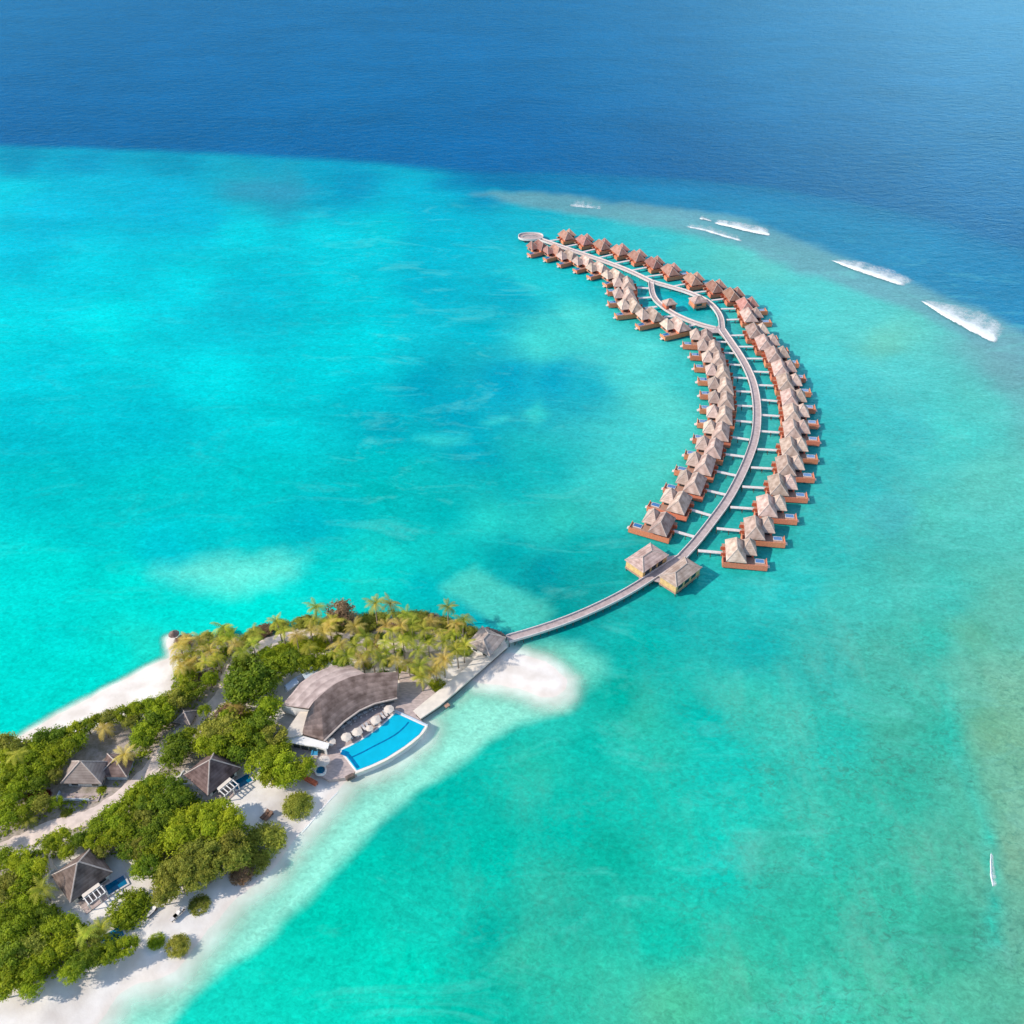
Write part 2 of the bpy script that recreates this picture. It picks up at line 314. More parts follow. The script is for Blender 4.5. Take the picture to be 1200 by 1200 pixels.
# ------------------------------------------------------------------ water colours
WC = """0,0,5,118,178;200,80,2,116,178;400,100,5,120,182;550,60,8,118,180;700,60,10,120,180;900,60,14,120,178;1150,60,20,120,178;600,160,0,112,175;800,190,0,105,165;1000,200,8,106,163;1180,180,20,112,168;200,150,8,110,170;400,170,0,108,168;1190,290,0,100,160;0,150,10,110,172;-200,50,5,118,178;1400,100,20,120,178;1400,300,0,100,160;600,-300,10,118,176;-300,-300,5,118,178;1500,-300,14,118,176
20,190,0,150,190;100,190,0,155,195;200,185,0,155,190;300,190,5,160,195;20,225,0,205,225;100,215,0,185,215;180,230,0,178,212;280,220,30,165,190;330,225,35,155,185;230,250,0,185,215;60,260,0,190,220;20,290,0,195,220;280,280,0,210,225;380,210,0,160,195;420,220,0,150,190;380,280,0,210,225;440,270,0,205,220;500,240,0,180,210;550,215,0,140,185;520,280,0,185,210;640,240,10,180,205
100,320,0,210,228;230,330,0,218,232;120,380,0,225,232;0,390,0,215,225;60,430,0,205,220;300,340,0,200,220;270,355,10,190,210;250,440,0,220,228;380,330,0,210,225;380,430,0,208,218;100,500,0,195,208;30,500,0,190,205;170,490,0,190,205;300,500,0,205,212;60,560,0,195,200;180,580,0,195,198;300,560,0,200,202;100,620,0,200,202;250,630,0,195,200;350,620,0,185,198;200,640,0,198,208;380,600,0,188,195
60,670,0,225,218;150,690,0,230,220;20,760,0,225,215;60,740,0,225,218;290,700,0,228,215;200,720,0,228,218;150,770,0,225,212;175,762,30,220,205;100,800,0,222,210;20,830,0,220,210;40,790,0,225,215;380,690,0,210,205;330,705,0,222,212;440,670,0,205,200;-200,300,0,210,225;-200,700,0,225,218;-200,500,0,195,205
450,350,0,205,220;430,400,0,210,220;520,330,0,180,205;600,340,0,175,200;560,380,0,180,200;640,330,30,200,210;680,380,80,220,215;640,400,70,215,212;740,420,85,215,210;780,480,90,215,208;760,540,80,208,200;720,520,70,205,205;700,580,60,200,195;740,580,75,205,195;700,460,20,175,195;660,450,0,165,195;600,450,0,165,195;500,450,0,165,190;540,480,0,165,190;440,500,0,170,190;420,450,0,190,205;640,540,20,185,190;580,560,10,185,190;560,520,0,170,190;480,560,10,190,192;430,580,0,185,185;440,540,0,195,200;500,600,0,180,182;560,610,40,205,198;450,630,0,185,185;620,610,40,195,190;650,600,50,200,190;580,650,0,165,170;640,670,0,150,160;540,660,10,190,188;500,650,20,198,192;440,650,30,210,200;420,680,20,215,205;480,690,0,185,190;680,640,0,170,170;700,680,10,160,160;720,640,20,175,175;560,720,0,185,198;650,710,0,155,155
980,420,80,205,205;1000,450,75,195,200;1060,430,85,200,200;960,500,50,185,190;1050,500,65,190,195;1100,510,75,205,200;1150,470,85,195,190;1180,430,110,170,180;1000,560,50,180,185;1050,600,75,180,185;980,640,50,190,190;1100,600,85,195,185;1170,560,95,195,185;930,700,40,190,190;1000,700,70,190,182;1060,680,80,190,180;1120,700,70,190,180;1190,700,100,192,175;900,760,20,180,180;960,780,55,185,178;1050,770,80,185,170;1100,750,60,190,175;1180,780,112,188,165;1150,740,95,180,155;1400,500,100,190,180;1400,800,112,188,165
960,460,50,190,200;900,350,65,200,205;940,370,80,205,205;900,320,95,200,195;860,300,85,195,190;1000,370,85,200,198;1050,400,110,200,185;680,262,30,185,200;760,290,50,190,200;820,300,70,195,195;870,540,60,182,178;800,350,0,180,195;870,600,40,175,175;820,450,60,200,200;700,330,20,195,205;860,440,50,185,190
620,850,40,200,185;560,880,10,190,175;500,930,0,190,175;450,960,10,185,172;420,1000,0,195,175;600,900,30,195,175;680,880,10,190,175;720,820,0,180,165;760,760,0,180,172;740,850,50,195,175;650,960,0,192,175;560,1000,0,190,172;500,1080,20,205,185;460,1140,0,215,190;420,1190,10,212,190;560,1100,0,180,165;540,1180,0,190,170;640,1040,40,185,165;600,1120,50,190,165;700,1000,10,180,160;740,940,20,195,178;780,1000,30,200,180;760,1100,20,190,168;700,1150,50,190,165;790,1180,80,190,155;760,880,40,195,178;400,1080,0,205,182;350,1150,10,210,188;260,1190,20,215,195;400,1400,10,212,190;800,1400,60,190,160;800,720,20,180,180;860,700,40,190,188
820,850,0,190,180;830,900,20,200,188;860,950,30,200,185;820,1000,0,200,185;880,830,60,195,180;930,860,60,195,180;980,870,40,195,182;1050,850,75,185,165;1100,860,60,190,170;1170,860,120,182,150;1190,920,112,184,158;1050,920,55,180,160;1000,950,55,190,170;950,1000,50,195,175;900,1000,60,185,165;960,1050,50,195,170;1050,1050,65,195,170;1100,1000,75,185,160;1190,1000,125,185,160;1190,1080,95,185,165;1120,1100,60,175,150;900,1100,50,195,170;850,1150,70,190,160;960,1160,60,195,170;1050,1150,70,190,160;1160,1160,95,188,162;1400,1000,120,185,158;1200,1400,92,185,162"""
pts = np.array([[float(a) for a in q.split(',')] for q in WC.replace('\n', ';').split(';')])
def edge_y(x):  # outer lip of the lagoon
    return np.interp(x, [-200,0,100,200,300,400,450,500,600,700,800,900,1000,1100,1200,1400], [164,169,172,176,181,187,191,196,205,208,214,225,243,265,292,350])
U, Vv = to_px(GX, np.maximum(GY, 5.0))
U = np.clip(U, -600, 1800); Vv = np.clip(Vv, -500, 1700)
# organic warping, anisotropic so that the patches drift as streaks
du = (fbm(GX / 60, GY / 40, 31) - 0.47) * 70 + (fbm(GX / 14, GY / 9, 35) - 0.47) * 22
dv = (fbm(GX / 60, GY / 40, 33) - 0.47) * 30 + (fbm(GX / 14, GY / 9, 37) - 0.47) * 12
UW, VW = U + du, Vv + dv
deep = VW * 0 + 1; deep = 1 - (Vv > 0)
ly = edge_y(U)
soft = np.interp(U, [0, 420, 600, 1200], [5, 7, 14, 26])
dd = (Vv + (fbm(GX / 25, GY / 25, 41) - 0.47) * 5 - ly)
deepw = 1 - sstep(-0.5, 1.0, dd / soft)
isdeep_pt = pts[:, 1] < edge_y(pts[:, 0])
def blend(sel, uu, vv, pw=3.2):
    acc = np.zeros(uu.shape + (3,)); ws = np.zeros(uu.shape)
    for p in pts[sel]:
        w = 1.0 / (((uu - p[0]) ** 2 + ((vv - p[1]) * 1.25) ** 2 + 160.0) ** (pw / 2)); ws += w; acc += w[..., None] * lin(p[2:5])
    return acc / ws[..., None]
Cc = blend(isdeep_pt, UW, VW, 2.4) * deepw[..., None] + blend(~isdeep_pt, UW, VW) * (1 - deepw[..., None])
def stamp(poly, rgb, w_in, w_out=0.0, amt=1.0, warp=3.0, seed=50, px=True):
    """soft-edged patch; poly in pixel notes, distances in ground metres"""
    global Cc
    s = sdist(wpoly(poly), GX + (fbm(GX / 12, GY / 12, seed) - 0.47) * warp * 3, GY + (fbm(GX / 12, GY / 12, seed + 5) - 0.47) * warp * 3)
    a = sstep(-w_out, w_in, s) * amt
    Cc = Cc * (1 - a[..., None]) + lin(rgb) * a[..., None]
# teal shoulder and pinkish-grey reef flat along the outer edge
stamp([(530,212),(600,226),(700,240),(800,256),(880,274),(960,298),(1040,330),(1120,363),(1210,403),(1400,490),(1400,330),(1210,292),(1100,262),(1000,240),(900,222),(800,211),(700,206),(600,202)], (0,122,174), 8, 6, 0.95, 3, 61)
stamp([(555,226),(640,224),(720,236),(800,242),(870,254),(930,278),(1000,305),(1080,334),(1150,362),(1210,392),(1400,500),(1400,700),(1210,450),(1165,420),(1110,385),(1060,360),(1000,340),(930,318),(860,288),(780,268),(700,256),(620,244)], (108,162,178), 7, 5, 0.9, 3, 62)
stamp([(1120,400),(1180,400),(1230,440),(1230,560),(1180,460)], (120,165,175), 15, 15, 0.5, 4, 63)
stamp([(190,668),(230,656),(290,652),(345,660),(350,676),(310,688),(260,690),(210,680)], (112,237,222), 10, 8, 0.95, 4, 64)
stamp([(270,212),(320,213),(370,222),(340,236),(280,232),(255,228)], (55,150,185), 12, 12, 0.6, 6, 65)
stamp([(610,482),(632,470),(640,486),(622,498)], (60,212,210), 4, 4, 0.8, 3, 66)
stamp([(568,492),(600,489),(602,494),(575,497)], (60,212,215), 3, 3, 0.8, 3, 67)
stamp([(490,510),(545,505),(548,514),(505,520)], (60,212,212), 4, 4, 0.7, 4, 68)
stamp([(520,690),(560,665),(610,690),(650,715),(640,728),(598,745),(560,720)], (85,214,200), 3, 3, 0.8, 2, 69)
stamp([(600,758),(640,750),(680,752),(705,768),(712,785),(700,800),(672,812),(660,830),(560,845),(540,800),(570,770)], (120,226,206), 6, 4, 0.95, 1.5, 70)
# pale shelf of sand along the ocean beach
stamp([(480,845),(560,800),(640,800),(672,812),(667,832),(613,845),(573,869),(533,899),(483,930),(450,959),(417,994),(398,1016),(362,1054),(322,1089),(285,1118),(250,1147),(222,1175),(195,1210),(160,1260),(60,1260),(200,1100),(300,1000),(400,900)], (158,238,219), 2.5, 2.5, 0.95, 1.5, 71)
stamp([(1150,780),(1180,850),(1172,960),(1185,1080),(1200,1200),(1300,1200),(1300,780)], (150,184,155), 6, 8, 0.35, 5, 72)
stamp([(1150,975),(1162,975),(1166,1000),(1171,1060),(1168,1110),(1155,1110),(1158,1050)], (35,200,182), 2, 2, 0.8, 1.5, 73)
stamp([(1098,800),(1112,800),(1120,860),(1150,930),(1164,975),(1154,985),(1135,930),(1108,870)], (45,200,185), 3, 3, 0.6, 2, 74)
Cc = np.clip(Cc, 0, 1)
coral = sstep(620, 1000, U) * sstep(560, 900, Vv); coral = np.maximum(coral, 0.35 * sstep(380, 620, U) * sstep(820, 950, Vv))
coral = np.maximum(coral, 0.35 * sstep(860, 1000, U) * sstep(380, 500, Vv)); coral *= sstep(3, 20, -sd)
shallow = 1 - deepw
alpha = sstep(0.0, 7.0, -sd)
lagoon_side = sstep(-6, 6, (960 - 0.32 * (U + 60)) - Vv)
rampw = 11 - 7.5 * lagoon_side
alpha = np.where(SD_LAND > SD_SPIT, sstep(0, 1, (-SD_LAND + .5) / (rampw + .5)), sstep(-.5, 9.0, -SD_SPIT))
WATER_GAIN = 0.81
GAIN = WATER_GAIN * (1 - deepw[..., None] * (1 - np.array([0.1, 0.80, 0.90]))) * np.array([0.88, 0.96, 0.88])
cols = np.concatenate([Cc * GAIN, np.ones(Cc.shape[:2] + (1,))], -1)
def water_material():
    m = bpy.data.materials.new('sea water'); m.use_nodes = True; n, l = m.node_tree.nodes, m.node_tree.links; b = n['Principled BSDF']
    b.inputs['Roughness'].default_value = 0.18; b.inputs['IOR'].default_value = 1.333; b.inputs['Specular IOR Level'].default_value = 0.0
    gl = n.new('ShaderNodeBsdfGlossy'); gl.inputs['Roughness'].default_value = 0.16; gl.inputs['Color'].default_value = (0.42, 0.86, 1.0, 1)
    fz = n.new('ShaderNodeFresnel'); fz.inputs['IOR'].default_value = 1.22
    def attr(k): a = n.new('ShaderNodeAttribute'); a.attribute_name = k; return a
    def math_(op, a, bb=None, c=None):
        x = n.new('ShaderNodeMath'); x.operation = op
        for i, q in enumerate((a, bb, c)):
            if q is None: continue
            if isinstance(q, (int, float)): x.inputs[i].default_value = q
            else: l.new(q, x.inputs[i])
        return x.outputs[0]
    tc = n.new('ShaderNodeTexCoord')
    def noise(scale, detail, sc=(1, 1, 1), rough=0.55, rot=0.0, dist=0.0):
        mp = n.new('ShaderNodeMapping'); mp.inputs['Scale'].default_value = sc; mp.inputs['Rotation'].default_value = (0, 0, rot); l.new(tc.outputs['Object'], mp.inputs[0])
        t = n.new('ShaderNodeTexNoise'); t.inputs['Scale'].default_value = scale; t.inputs['Detail'].default_value = detail; t.inputs['Roughness'].default_value = rough
        t.inputs['Distortion'].default_value = dist; l.new(mp.outputs[0], t.inputs['Vector']); return t.outputs['Fac']
    col = attr('tint').outputs['Color']
    # broad streaks of bottom tone, then finer ripple of light on the bed
    f1 = noise(0.035, 5, (0.45, 1, 1), 0.6, R(-12), 0.6)
    f2 = noise(0.22, 6, (0.6, 1, 1), 0.65, R(15), 1.2)
    f3 = noise(0.9, 5, (0.7, 1, 1), 0.6, R(25), 0.8)
    def mr(f, a, b2, lo, hi):
        x = n.new('ShaderNodeMapRange'); l.new(f, x.inputs[0]); x.inputs[1].default_value = a; x.inputs[2].default_value = b2; x.inputs[3].default_value = lo; x.inputs[4].default_value = hi; return x.outputs[0]
    f0 = noise(0.012, 4, (0.35, 1, 1), 0.6, R(-6), 0.8)
    v = math_('MULTIPLY', mr(f1, 0.3, 0.7, 0.91, 1.09), math_('MULTIPLY', mr(f2, 0.3, 0.7, 0.89, 1.11), mr(f3, 0.32, 0.68, 0.84, 1.16)))
    v = math_('MULTIPLY', v, mr(f0, 0.3, 0.7, 0.93, 1.07))
    mx = n.new('ShaderNodeMixRGB'); mx.blend_type = 'MULTIPLY'; mx.inputs[0].default_value = 1; l.new(col, mx.inputs[1]); l.new(v, mx.inputs[2])
    # sandy wisps over the lagoon: paler and slightly redder
    wsp = mr(noise(0.055, 7, (0.5, 1.3, 1), 0.68, R(18), 1.0), 0.54, 0.70, 0.0, 0.22)
    wsp = math_('MULTIPLY', wsp, attr('lagoon').outputs['Fac'])
    m2 = n.new('ShaderNodeMixRGB'); l.new(wsp, m2.inputs[0]); l.new(mx.outputs[0], m2.inputs[1]); m2.inputs[2].default_value = (0.16, 0.64, 0.56, 1)
    # coral heads: small dark brown-green specks and larger tan smudges
    co = attr('coral').outputs['Fac']
    sp = math_('MULTIPLY', mr(noise(0.55, 6, (0.7, 1, 1), 0.7, 0.3, 1.0), 0.50, 0.64, 0, 0.7), mr(noise(0.06, 4), 0.36, 0.6, 0.15, 1))
    sp = math_('MULTIPLY', sp, co)
    m3 = n.new('ShaderNodeMixRGB'); l.new(sp, m3.inputs[0]); l.new(m2.outputs[0], m3.inputs[1]); m3.inputs[2].default_value = (0.04, 0.19, 0.14, 1)
    sm = math_('MULTIPLY', mr(noise(0.045, 5, (1.2, .5, 1), 0.65, R(-20)), 0.50, 0.68, 0, 0.26), co)
    m4 = n.new('ShaderNodeMixRGB'); l.new(sm, m4.inputs[0]); l.new(m3.outputs[0], m4.inputs[1]); m4.inputs[2].default_value = (0.22, 0.50, 0.39, 1)
    sh = n.new('ShaderNodeMixRGB'); l.new(m4.outputs[0], b.inputs['Base Color'])
    # waves
    h = math_('ADD', math_('MULTIPLY', noise(0.7, 3, (0.6, 1, 1), 0.6, R(20)), 0.6), math_('MULTIPLY', noise(0.21, 4, (0.5, 1, 1), 0.6, R(-8), 0.5), 1.5))
    amp = attr('waves').outputs['Fac']
    bp = n.new('ShaderNodeBump'); bp.inputs['Strength'].default_value = 1.0; l.new(h, bp.inputs['Height']); l.new(amp, bp.inputs['Distance']); l.new(bp.outputs[0], b.inputs['Normal'])
    tr = n.new('ShaderNodeBsdfTransparent'); tr.inputs['Color'].default_value = (0.93, 1, 0.98, 1)
    ms = n.new('ShaderNodeMixShader'); l.new(attr('body').outputs['Fac'], ms.inputs[0]); l.new(tr.outputs[0], ms.inputs[1])
    b.inputs['IOR'].default_value = 1.0; b.inputs['Roughness'].default_value = 1.0
    l.new(bp.outputs[0], gl.inputs['Normal']); l.new(bp.outputs[0], fz.inputs['Normal'])
    mg = n.new('ShaderNodeMixShader'); l.new(math_('MULTIPLY', fz.outputs[0], 0.42), mg.inputs[0]); l.new(b.outputs[0], mg.inputs[1]); l.new(gl.outputs[0], mg.inputs[2]); l.new(mg.outputs[0], ms.inputs[2])
    l.new(ms.outputs[0], n['Material Output'].inputs['Surface'])
    n.remove(sh)
    return m
lag = shallow * sstep(6, 20, -sd) * sstep(20, 60, Vv - edge_y(U)) * (0.25 + 0.75 * sstep(300, 480, U))
waves = 0.35 + 0.25 * deepw
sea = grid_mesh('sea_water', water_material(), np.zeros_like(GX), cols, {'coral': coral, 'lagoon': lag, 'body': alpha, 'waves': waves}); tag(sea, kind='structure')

# ------------------------------------------------------------------ surf
def foam_material(dens):
    m = bpy.data.materials.new('surf foam'); m.use_nodes = True; n, l = m.node_tree.nodes, m.node_tree.links; b = n['Principled BSDF']
    b.inputs['Base Color'].default_value = (0.80, 0.86, 0.88, 1); b.inputs['Roughness'].default_value = 0.8
    at = n.new('ShaderNodeAttribute'); at.attribute_name = 'froth'
    tc = n.new('ShaderNodeTexCoord'); no = n.new('ShaderNodeTexNoise'); no.inputs['Scale'].default_value = 0.35; no.inputs['Detail'].default_value = 7; no.inputs['Roughness'].default_value = 0.8; l.new(tc.outputs['Object'], no.inputs['Vector'])
    ad = n.new('ShaderNodeMath'); ad.operation = 'ADD'; l.new(at.outputs['Fac'], ad.inputs[0]); l.new(no.outputs['Fac'], ad.inputs[1])
    mr = n.new('ShaderNodeMapRange'); mr.inputs[1].default_value = 0.72; mr.inputs[2].default_value = 1.45; l.new(ad.outputs[0], mr.inputs[0]); mr.inputs[4].default_value = dens
    tr = n.new('ShaderNodeBsdfTransparent'); ms = n.new('ShaderNodeMixShader'); l.new(mr.outputs[0], ms.inputs[0]); l.new(tr.outputs[0], ms.inputs[1]); l.new(b.outputs[0], ms.inputs[2]); l.new(ms.outputs[0], n['Material Output'].inputs['Surface'])
    return m
FOAM = foam_material(0.95)
def surf(front, back, lab, crest=0.9, ramp=1.0, tail=0.25, name='breaking_wave'):
    """rolling breaker: high white crest at the front edge, thin froth trailing to the back edge"""
    n = 60; m = 16
    def samp(pl, t):
        L = [0.0]
        for a, b in zip(pl, pl[1:]): L.append(L[-1] + math.dist(a, b))
        s = t * L[-1]
        for i in range(len(pl) - 1):
            if s <= L[i+1] or i == len(pl) - 2:
                k = (s - L[i]) / (L[i+1] - L[i] + 1e-9); return (pl[i][0] + (pl[i+1][0]-pl[i][0]) * k, pl[i][1] + (pl[i+1][1]-pl[i][1]) * k)
    V = []; F = []; fr = []
    for i in range(n + 1):
        t = i / n; a = P(*samp(front, t)); b = P(*samp(back, t)); en = math.sin(math.pi * min(1, max(0, t))) ** 0.5
        brk = 0.55 + 0.9 * float(fbm(np.array(t * n / 5.0), np.array(len(lab) * 1.7), 3))
        for j in range(m + 1):
            k = j / m; p = a.lerp(b, k); jw = min(.3, (b - a).length * .04); j1 = random.uniform(-jw, jw)
            w = math.exp(-((k - 0.13) / 0.15) ** 2)
            V.append((p.x + j1, p.y + random.uniform(-jw, jw), 0.05 + crest * w * en * random.uniform(0.7, 1.1)))
            e = min(1, min(t, 1 - t) * 10)
            fr.append((w * ramp * brk + tail * brk * (1 - k) ** 0.4) * e - (0.4 if k > 0.95 or k < 0.02 else 0) + random.uniform(-.04, .04))
    for i in range(n):
        for j in range(m):
            q = i * (m + 1) + j; F.append((q, q + 1, q + m + 2, q + m + 1))
    me = bpy.data.meshes.new(name); me.from_pydata(V, [], F); a = me.attributes.new('froth', 'FLOAT', 'POINT'); a.data.foreach_set('value', fr)
    me.materials.append(FOAM)
    for p in me.polygons: p.use_smooth = True
    o = bpy.data.objects.new(name, me); COL.objects.link(o); tag(o, lab, 'breaking wave' if name == 'breaking_wave' else 'foam line', 'white breakers on the outer reef' if name == 'breaking_wave' else 'foam lines along the beach')
surf([(836,262),(860,268),(880,273),(904,277)], [(838,256),(862,259),(885,263),(903,268)], 'solid white breaker furthest left of the three long ones on the reef', 0.9, 0.9, 0.85)
surf([(819,257),(826,258),(834,260)], [(820,252),(827,253),(834,256)], 'tiny white curl just left of the leftmost long breaker', 0.5, 0.8, 0.5)
surf([(802,266),(825,271),(848,278),(871,284)], [(804,260),(830,263),(852,270),(870,276)], 'broken foam line below and in front of the leftmost long breaker', 0.4, 0.5, 0.48)
surf([(972,305),(1000,317),(1030,327),(1058,336)], [(974,303),(1010,305),(1045,314),(1080,332)], 'middle long breaker with a thin white front and misty back', 1.0, 0.9, 0.75)
surf([(1077,352),(1105,371),(1135,388),(1168,404)], [(1080,350),(1120,356),(1160,366),(1184,386)], 'widest breaker with a frothy tail near the right edge', 1.0, 0.9, 0.75)
surf([(1163,1040),(1160,1026),(1160,1010),(1161,998)], [(1169,1041),(1168,1026),(1165,1010),(1164,998)], 'lone small white breaker far down the right edge', 0.3, 0.9, 0.7)
surf([(666,242),(685,244),(706,246)], [(666,234),(686,233),(706,238)], 'faint foam smear on the reef beyond the far villas', 0.3, 0.2, 0.42)

surf([(399,926),(387,938),(374,953),(361,969),(352,979)], [(396,925),(384,937),(371,951),(358,967),(349,977)], 'thin white foam line on the beach below the pool terrace', 0.04, 0.7, 0.35, 'swash_foam')
# ------------------------------------------------------------------ boardwalks
def resample(pl, step):
    out = [pl[0].copy()]; acc = 0
    for a, b in zip(pl, pl[1:]):
        L = (b - a).length; d = (b - a) / L; t = step - acc
        while t <= L: out.append(a + d * t); t += step
        acc = L - (t - step)
    if (out[-1] - pl[-1]).length > step * 0.3: out.append(pl[-1].copy())
    return out
def smooth(pl, it=2):
    for _ in range(it):
        q = [pl[0]]
        for a, b in zip(pl, pl[1:]): q += [a.lerp(b, .25), a.lerp(b, .75)]
        q.append(pl[-1]); pl = q
    return pl
def normals(pl):
    out = []
    for i in range(len(pl)):
        d = (pl[min(i + 1, len(pl) - 1)] - pl[max(i - 1, 0)]); d.z = 0; d.normalize(); out.append(Vector((-d.y, d.x, 0)))
    return out
def ribbon(mb, pl, o0, o1, z0, z1):
    nn = normals(pl); k = len(mb.v)
    for p, n_ in zip(pl, nn):
        a = p + n_ * o0; b = p + n_ * o1
        mb.v += [(a.x, a.y, z1), (b.x, b.y, z1), (b.x, b.y, z0), (a.x, a.y, z0)]
    for i in range(len(pl) - 1):
        q = k + i * 4
        for j in range(4): mb.f.append((q + j, q + (j+1) % 4, q + 4 + (j+1) % 4, q + 4 + j))
    mb.f.append((k, k+1, k+2, k+3)); q = k + (len(pl) - 1) * 4; mb.f.append((q+3, q+2, q+1, q))
    return mb
WZ = 2.0
pile_me = None
def pile_mesh():
    global pile_me
    if pile_me is None:
        mb = MB().tube((0, 0, -1.2), (0, 0, WZ - 0.25), 0.16, 0.14, 6); pile_me = bpy.data.meshes.new('pile'); pile_me.from_pydata(mb.v, [], mb.f); pile_me.materials.append(M['pile'])
    return pile_me
def pile_at(x, y, parent):
    o = bpy.data.objects.new('pile', pile_mesh()); COL.objects.link(o); o.parent = parent; o.location = (x, y, 0); return o
def boardwalk(px, w, lab, name='boardwalk', cat='boardwalk', pile_step=6.0, grp='stilt boardwalks to the villas', rails=True, it=2, zz=0.0):
    pl = smooth([P(x, y, WZ) for x, y in px], it); pl = resample(pl, 2.0)
    o0 = pl[0].copy(); o0.z = 0
    root = tag(empty(name, o0), lab, cat, grp); loc = [p - o0 for p in pl]
    h = w / 2
    ribbon(MB(), loc, -h + 0.3, h - 0.3, WZ - 0.25 + zz, WZ + zz).build('deck', M['walk'] if rails else M['rail'], root)
    for s in ((-1, 1) if rails else ()):
        a, b = sorted((s * (h - 0.28), s * (h - 0.02)))
        ribbon(MB(), loc, a, b, WZ - 0.35 + zz, WZ + 0.6 + zz).build('railing', M['rail'], root)
    pp = resample(loc, pile_step); nn = normals(pp)
    for p, n_ in zip(pp, nn):
        for s in (-1, 1): pile_at(p.x + n_.x * s * (h - 0.2), p.y + n_.y * s * (h - 0.2), root)
    return root
MAINW = 3.5
main_px = [(846,386),(856.7,401.7),(868,418),(876,433),(882,447),(886,465),(887.5,486.7),(885.5,511.7),(878,535),(867,560),(852.5,586.7),(834,611.7),(815,636),(799,653)]
boardwalk(main_px, MAINW, 'long curved grey boardwalk running between the inner and outer villa rows')
bridge_px = [(799,653),(770,671.7),(747,687),(716.7,704),(673,724),(630,739),(595,749)]
boardwalk(bridge_px, MAINW - .3, 'pale stilt bridge joining the island tip to the two arrival pavilions', 'footbridge', 'bridge', 3.0, zz=0.004)
boardwalk([(763,330),(763,337),(765,346.7),(771,355),(786.7,366.7),(806.7,376),(826.7,382.5),(838,385)], 2.9, 'curved boardwalk branch on the near side of the small lagoon loop')
boardwalk([(763,330),(790,337.5),(806.7,342.5),(828,352),(838,361),(845,372),(846,385)], 2.9, 'curved boardwalk branch on the far side of the small lagoon loop', zz=0.004)
boardwalk([(633,280.5),(663,291),(690,300),(713,308),(740,318.5),(763,330)], 2.9, 'straight far boardwalk running out to the oval jetty platform', zz=0.008)
# junction plaza
jp = empty('junction_platform', P(836, 386)); tag(jp, 'triangular boardwalk platform where the lagoon loop rejoins the long walkway', 'platform')
o = P(836, 386)
MB().prism([P(x, y, WZ) - o for x, y in [(824,381.5),(838,384),(845,379),(853,392),(849,397),(842,390),(830,390)]], WZ - 0.2, WZ + 0.03).build('deck', M['walk'], jp)
for x, y in [(826,382),(831,389),(842,389),(849,395),(851,391)]:
    q = P(x, y, WZ) - o; pile_at(q.x, q.y, jp)
# oval jetty platform at the far end
c = P(622, 277.5, WZ); c0 = Vector((c.x, c.y, 0)); op = tag(empty('jetty_platform', c0), 'pale oval ring platform at the far end of the villa boardwalk', 'platform')
def oval_ring(mb, a, b, a2, b2, z0, z1, n=36):
    k = len(mb.v)
    for i in range(n):
        t = 2 * math.pi * i / n; e = 0.8
        cx, sx = math.cos(t), math.sin(t); cx = math.copysign(abs(cx) ** e, cx); sx = math.copysign(abs(sx) ** e, sx)
        mb.v += [(a*cx, b*sx, z1), (a2*cx, b2*sx, z1), (a2*cx, b2*sx, z0), (a*cx, b*sx, z0)]
    for i in range(n):
        q = k + i * 4; r = k + ((i + 1) % n) * 4
        for j in range(4): mb.f.append((q + j, r + j, r + (j+1) % 4, q + (j+1) % 4))
    return mb
oval_ring(MB(), 7.0, 4.6, 4.6, 2.0, WZ - .25, WZ).build('deck', M['walk'], op)
oval_ring(MB(), 7.3, 4.9, 7.0, 4.6, WZ - .4, WZ + .7).build('railing', M['rail'], op)
oval_ring(MB(), 4.58, 1.98, 0.02, 0.01, WZ - .55, WZ - .35).build('sunken_floor', M['walk'], op)
for i in range(12): t = 2 * math.pi * i / 12; pile_at(6.6 * math.cos(t), 4.2 * math.sin(t), op)

